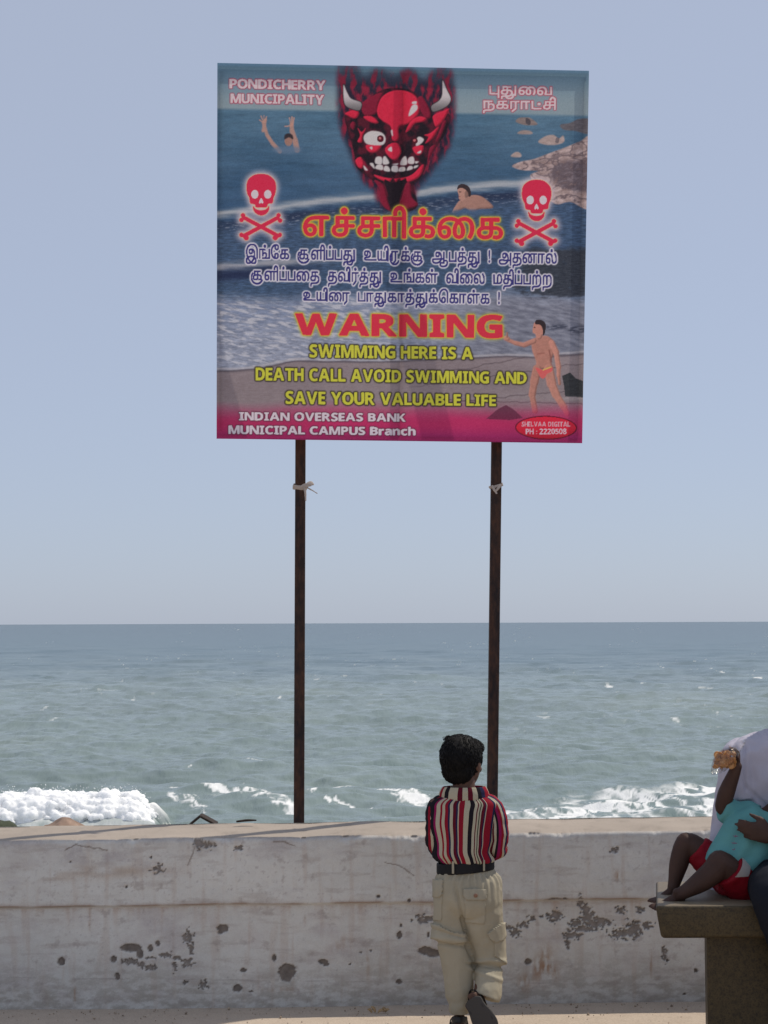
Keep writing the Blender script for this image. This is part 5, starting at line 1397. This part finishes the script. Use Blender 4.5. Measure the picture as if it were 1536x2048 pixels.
    for x in (1624, 1718):
        k = A(x, 2040, -.38)
        sm = put_mesh('sandal', loft([ring(V(k.x - .012 * t, k.y + .06 - .27 * t, .009), X_ * w_, Z_ * .008, 3) for t, w_ in ((0, .026), (.1, .034), (.4, .034), (.75, .045), (1, .03))], 32, 30), so, root)
        c = V(k.x - .008, k.y - .10, .02)
        put_mesh('strap', tube([c + X_ * -.046, c + X_ * -.03 + Z_ * .035, c + Z_ * .048, c + X_ * .03 + Z_ * .035, c + X_ * .046], [.016] * 5, 14, 30, .2, (0, 1, 0)), so, sm)
    return root
build_adult()

def build_packet():
    Yc = 6.585
    C = lambda x, y, dy=0.0: P(x, y, Yc + dy)
    root = empty('snack_packet', tuple(C(1452, 1520)), 'clear plastic packet of orange fried snacks held up in the child\'s hand', 'snack packet')
    rng = np.random.default_rng(4)
    m = NM('orange_crisps', .55, spec=.4); v = m.coord('Object'); n1 = m.noise(60, 4, v)
    m.color(m.ramp(n1, [(.3, (.42, .19, .06)), (.5, (.66, .36, .14)), (.7, (.76, .50, .25))])).bump(n1, .4, .003)
    t2 = m.n('BsdfTranslucent'); t2.inputs['Color'].default_value = (.85, .48, .18, 1); m2 = m.n('MixShader'); m2.inputs[0].default_value = .4
    m.l(m.b.outputs[0], m2.inputs[1]); m.l(t2.outputs[0], m2.inputs[2]); m.l(m2.outputs[0], m.t.nodes['Material Output'].inputs['Surface'])
    P_ = []
    for k in range(110):
        c = C(1450 + np.clip(rng.normal(0, 10), -17, 17), 1520 + np.clip(rng.normal(0, 8), -12, 12), np.clip(rng.normal(0, .010), -.018, .018))
        a = Vector(rng.normal(0, 1, 3)).normalized(); u = a.orthogonal().normalized(); w_ = a.cross(u)
        r_ = rng.uniform(.009, .014)
        P_.append(loft([ring(c + a * .003, u * r_ * .3, w_ * r_ * .3), ring(c + a * .002, u * r_, w_ * r_ * .8), ring(c - a * .001, u * r_ * 1.05, w_ * r_ * .85), ring(c - a * .002, u * r_ * .3, w_ * r_ * .3)], 14, 8, True, lambda u_, v_, p: .004 * (fbm3(p * 90, 5, 2) - .5)))
    put_mesh('crisps', P_, m.m, root)
    pl = NM('clear_plastic', .12, (.95, .93, .90), .5); pl.b.inputs['IOR'].default_value = 1.2
    tr = pl.n('BsdfTransparent'); mx = pl.n('MixShader'); fr = pl.n('Fresnel'); fr.inputs['IOR'].default_value = 1.5
    ad = pl.n('Math', operation='MULTIPLY_ADD'); ad.inputs[1].default_value = .6; ad.inputs[2].default_value = .03
    n2 = pl.noise(70, 3); pl.bump(n2, .8, .01)
    gl = pl.n('BsdfGlossy'); gl.inputs['Roughness'].default_value = .12; bmp = [x for x in pl.t.nodes if x.type == 'BUMP'][0]
    pl.l(bmp.outputs[0], gl.inputs['Normal']); pl.l(bmp.outputs[0], fr.inputs['Normal'])
    pl.l(fr.outputs[0], ad.inputs[0]); pl.l(ad.outputs[0], mx.inputs[0]); pl.l(tr.outputs[0], mx.inputs[1]); pl.l(gl.outputs[0], mx.inputs[2])
    pl.l(mx.outputs[0], pl.t.nodes['Material Output'].inputs['Surface'])
    dp = lambda u, v_, p: .007 * (fbm3(p * 45, 6, 3) - .5) * sstep(0, .2, v_)
    bag = loft([ring(C(1424, 1533), V(.2, 0, 1) * .006, Y_ * .006), ring(C(1427, 1529), V(.2, 0, 1) * .034, Y_ * .022), ring(C(1440, 1524), V(.25, 0, 1) * .042, Y_ * .034), ring(C(1456, 1518), V(.3, 0, 1) * .042, Y_ * .034), ring(C(1468, 1514), V(.3, 0, 1) * .026, Y_ * .022), ring(C(1475, 1511), V(.3, 0, 1) * .010, Y_ * .010), ring(C(1479, 1505), V(.6, 0, 1) * .014, Y_ * .008), ring(C(1476, 1491), V(1, 0, .4) * .026, Y_ * .012), ring(C(1473, 1484), V(1, 0, .4) * .030, Y_ * .010)], 40, 50, False, dp)
    put_mesh('bag', bag, pl.m, root)
build_packet()

# rags knotted round the posts
def build_rag(post, tails, label, seed, wide):
    root_p = post
    m = fabric('weathered_cloth', (.50, .44, .40), (.36, .31, .28), .95, 500)
    c = root_p; r_ = .0222 + .003
    parts = []
    pts = [c + V(r_ * 1.12 * math.cos(t) * (1 if abs(math.cos(t)) > .5 else .95), r_ * 1.12 * math.sin(t), .004 * math.sin(t * 2 + seed)) for t in np.linspace(0, 2 * math.pi, 17)]
    # square loop that hugs the tube
    pts = [c + V(max(-1, min(1, 1.45 * math.cos(t))) * r_ * 1.08, max(-1, min(1, 1.45 * math.sin(t))) * r_ * 1.08, .006 * math.sin(t + seed) + (.004 if seed else -.004) * math.cos(t)) for t in np.linspace(0, 2 * math.pi, 33)]
    parts.append(tube(pts, [wide] * 33, 12, 66, .28, (0, 0, 1), lambda u, v, p: .002 * (fbm3(p * 120, 300 + seed, 2) - .5)))
    for tl in tails:
        q = [c + V(*t[:3]) for t in tl]
        parts.append(tube(q, [t[3] for t in tl], 10, 30, .35, None, lambda u, v, p: .0025 * (fbm3(p * 110, 310 + seed, 2) - .5)))
    o = put_mesh('rag', parts, m, None)
    tag(o, label, 'rag', 'rags tied round the sign posts')
build_rag(P(600, 974, 8.182), [[(.012, -.030, .004, .006), (.030, -.034, .006, .010), (.048, -.030, .012, .012), (.056, -.028, .010, .006)], [(.020, -.032, .0, .005), (.045, -.034, -.012, .003), (.075, -.034, -.030, .0018)], [(.020, -.031, 0, .006), (.024, -.034, -.025, .005), (.026, -.034, -.060, .003)]],
          'pale cloth strip knotted round the left sign post, its tails sticking out', 0, .011)
build_rag(P(992, 972, 8.212), [[(-.018, -.030, -.002, .005), (-.010, -.034, -.018, .006), (.0, -.034, -.034, .004)], [(.016, -.030, -.002, .005), (.004, -.034, -.016, .005), (-.002, -.034, -.026, .003)]],
          'thin pale cloth strip tied round the right sign post, with a small knot', 1, .006)

# rocks and driftwood showing over the wall, litter on it
def rock(name, c, r, seed, label, col, group=None):
    m = NM(name + '_stone', .9, col, .25); v = m.coord('Object'); n1 = m.noise(14, 6, v)
    m.color(m.ramp(n1, [(.3, tuple(x * .6 for x in col)), (.7, tuple(x * 1.25 for x in col))])).bump(n1, .6, .02)
    c = Vector(c)
    p = ball(c, r, n=40)
    d = p[0] - np.array(c); n = d / (np.linalg.norm(d, axis=1, keepdims=True) + 1e-9)
    k = (fbm3(n * 1.6 + seed, seed, 4) - .5) * .55 + (fbm3(n * 6 + seed, seed + 3, 3) - .5) * .10
    o = put_mesh(name, (np.array(c) + d * (1 + k[:, None]), p[1], p[2], p[3]), m.m, None)
    return tag(o, label, 'boulder', group)
def over_wall(px, py, Y):
    return P(px, py, Y)
c = over_wall(122, 1636, 9.0); rock('boulder', (c.x, c.y, c.z - .335), (.44, .32, .30), 3, 'low brown boulder peeping over the wall, nearest the left end', (.30, .21, .16), 'boulders behind the wall')
c = over_wall(6, 1640, 10.0); rock('boulder', (c.x, c.y, c.z - .42), (.16, .3, .45), 8, 'dark green mossy boulder at the left edge, behind the wall', (.06, .07, .045), 'boulders behind the wall')
wd = NM('dark_driftwood', .85, (.035, .024, .018), .3); n_ = wd.noise(40, 5, wd.coord('Object', (1, 1, 5))); wd.color(wd.ramp(n_, [(.3, (.016, .011, .009)), (.7, (.06, .042, .032))])).bump(n_, .6, .01)
Yd = 8.35
def plank(a, b, w_, t_):
    a, b = Vector(a), Vector(b); L = (b - a).length; d = (b - a).normalized()
    me = box_mesh((0, 0, 0), (L, w_, t_), .004)
    x = d; y = V(0, 1, 0); y = (y - x * y.dot(x)).normalized(); z = x.cross(y)
    M = Matrix((x, y, z)).transposed().to_4x4(); M.translation = (a + b) / 2; me.transform(M); return me
root = empty('driftwood', tuple(P(402, 1660, Yd)), 'dark driftwood, two short planks leaning together, showing over the wall', 'driftwood')
link_mesh('plank', plank(P(380, 1649, Yd), P(403, 1630, Yd), .10, .010), wd.m, root, False)
link_mesh('plank', plank(P(401, 1630, Yd + .01), P(434, 1648, Yd + .01), .10, .010), wd.m, root, False)
# twig on the wall top and a dry scrap of leaf on the pavement
a, b_ = P(474, 1645, 7.79), P(512, 1642.5, 7.80)
tw = put_mesh('twig', tube([a + Z_ * .004, (a + b_) / 2 + Z_ * .006, b_ + Z_ * .004], [.004, .005, .003], 8, 16), wd.m, None)
tag(tw, 'thin dark twig lying along the sunlit top of the wall', 'twig')
lf = NM('dry_leaf_brown', .9, (.36, .25, .14), .2).m
q = P(758, 2014, 7.43); q.z = .008
P_ = []
rng = np.random.default_rng(12)
for k in range(7):
    d = Vector((rng.uniform(-.028, .028), rng.uniform(-.03, .03), 0))
    e = Vector((rng.uniform(-.016, .016), rng.uniform(-.01, .01), rng.uniform(.004, .016)))
    P_.append(tube([q + d, q + d + e * .6 + Z_ * .004, q + d + e * 1.2], [.004, .006, .002], 8, 12, .25))
tag(put_mesh('dry_leaf', P_, lf, None), 'crumpled dry leaf scrap on the pavement at the foot of the wall', 'leaf')

# the breaking wave at the left: a soft heap of white water with flecks of spray over its crest
def build_breaker():
    rng = np.random.default_rng(8)
    P_ = []
    def shape(x):
        end = float(sstep(-5.05, -5.8, x))
        return end * (.60 + .14 * float(noise2(x * .8, 0., 611)) + .12 * (float(noise2(x * 2.6, 0., 612)) - .5)) * (1 - .20 * float(sstep(-8.2, -9.8, x))), 43.9 + .08 * (x + 8)
    for k in range(1250):
        x = -5.25 - 6.2 * rng.random(); h, yc = shape(x); t = rng.random() ** .8 * 1.7
        r = rng.uniform(.04, .13) * (.5 + .5 * min(h / .5, 1))
        c = (x, yc - 1.0 * math.cos(t) + rng.normal(0, .08), SEA_Z + max(h - r * .8, .02) * math.sin(min(t, 1.57)) + rng.normal(0, .02))
        P_.append(ball(c, (r * rng.uniform(.9, 1.6), r, r * rng.uniform(.7, 1.05)), n=8))
    m = NM('sea_froth', .9, (.88, .89, .89), .2)
    m.b.inputs['Subsurface Weight'].default_value = 1.0; m.b.inputs['Subsurface Radius'].default_value = (1, 1, 1); m.b.inputs['Subsurface Scale'].default_value = .17
    o = fused('sea_foam', P_, .024, m.m, None, 2, lambda co, nr: .10 * (fbm3(co * np.array([7, 7, 3.]), 621, 4) - .5) + .06 * (fbm3(co * np.array([24, 24, 8]), 622, 3) - .5))
    tag(o, 'white tumbling foam of the wave breaking at the left, beyond the wall', 'sea foam', None, 'stuff')
    import bmesh
    bm = bmesh.new(); bmesh.ops.create_icosphere(bm, subdivisions=1, radius=1.0)
    bv = np.array([v.co[:] for v in bm.verts]); bf = np.array([[v.index for v in f.verts] for f in bm.faces]); bm.free()
    n = 500; x = -5.1 - 6.0 * rng.random(n); q = np.array([shape(a) for a in x])
    pos = np.stack([x, q[:, 1] + rng.normal(0, .3, n), SEA_Z + q[:, 0] * rng.uniform(.92, 1.08, n) + rng.random(n) ** 2.5 * .14], 1)
    v = bv[None] * (rng.uniform(.004, .011, n))[:, None, None] + pos[:, None]
    tr = bf[None] + (np.arange(n) * len(bv))[:, None, None]
    tag(mesh_np('sea_spray', v.reshape(-1, 3), None, m.m, None, True, tris=tr.reshape(-1, 3)), 'flecks of spray over the crest of the breaking wave at the left', 'sea spray', None, 'stuff')
build_breaker()

# blown grit on the pavement, thickest against the wall
rng = np.random.default_rng(31)
n = 420
gx = rng.uniform(-2.2, 2.2, n); gy = wall_depth(gx) - .012 - np.abs(rng.normal(0, .16, n)) ** 1.2 * 1.6 - .004; gr = rng.uniform(.0010, .0032, n) * (1 + 1.2 * (rng.random(n) < .06))
import bmesh
bm = bmesh.new(); bmesh.ops.create_icosphere(bm, subdivisions=1, radius=1.0)
bv = np.array([q.co[:] for q in bm.verts]); bf = np.array([[q.index for q in f.verts] for f in bm.faces]); bm.free()
v = bv[None] * gr[:, None, None] * rng.uniform(.6, 1.4, (n, 1, 3)) * (1 + .15 * rng.normal(0, 1, (n, len(bv), 1))) + np.stack([gx, gy, gr * .4 + .002], 1)[:, None]
gm = NM('sand_grit', .95, (.30, .23, .17), .2); gm.color(gm.ramp(gm.noise(30, 2), [(.35, (.24, .19, .145)), (.65, (.46, .37, .28))]))
tag(mesh_np('grit', v.reshape(-1, 3), None, gm.m, None, True, tris=(bf[None] + (np.arange(n) * len(bv))[:, None, None]).reshape(-1, 3)), 'scattered sand grit on the pavement along the foot of the wall', 'grit', None, 'stuff')
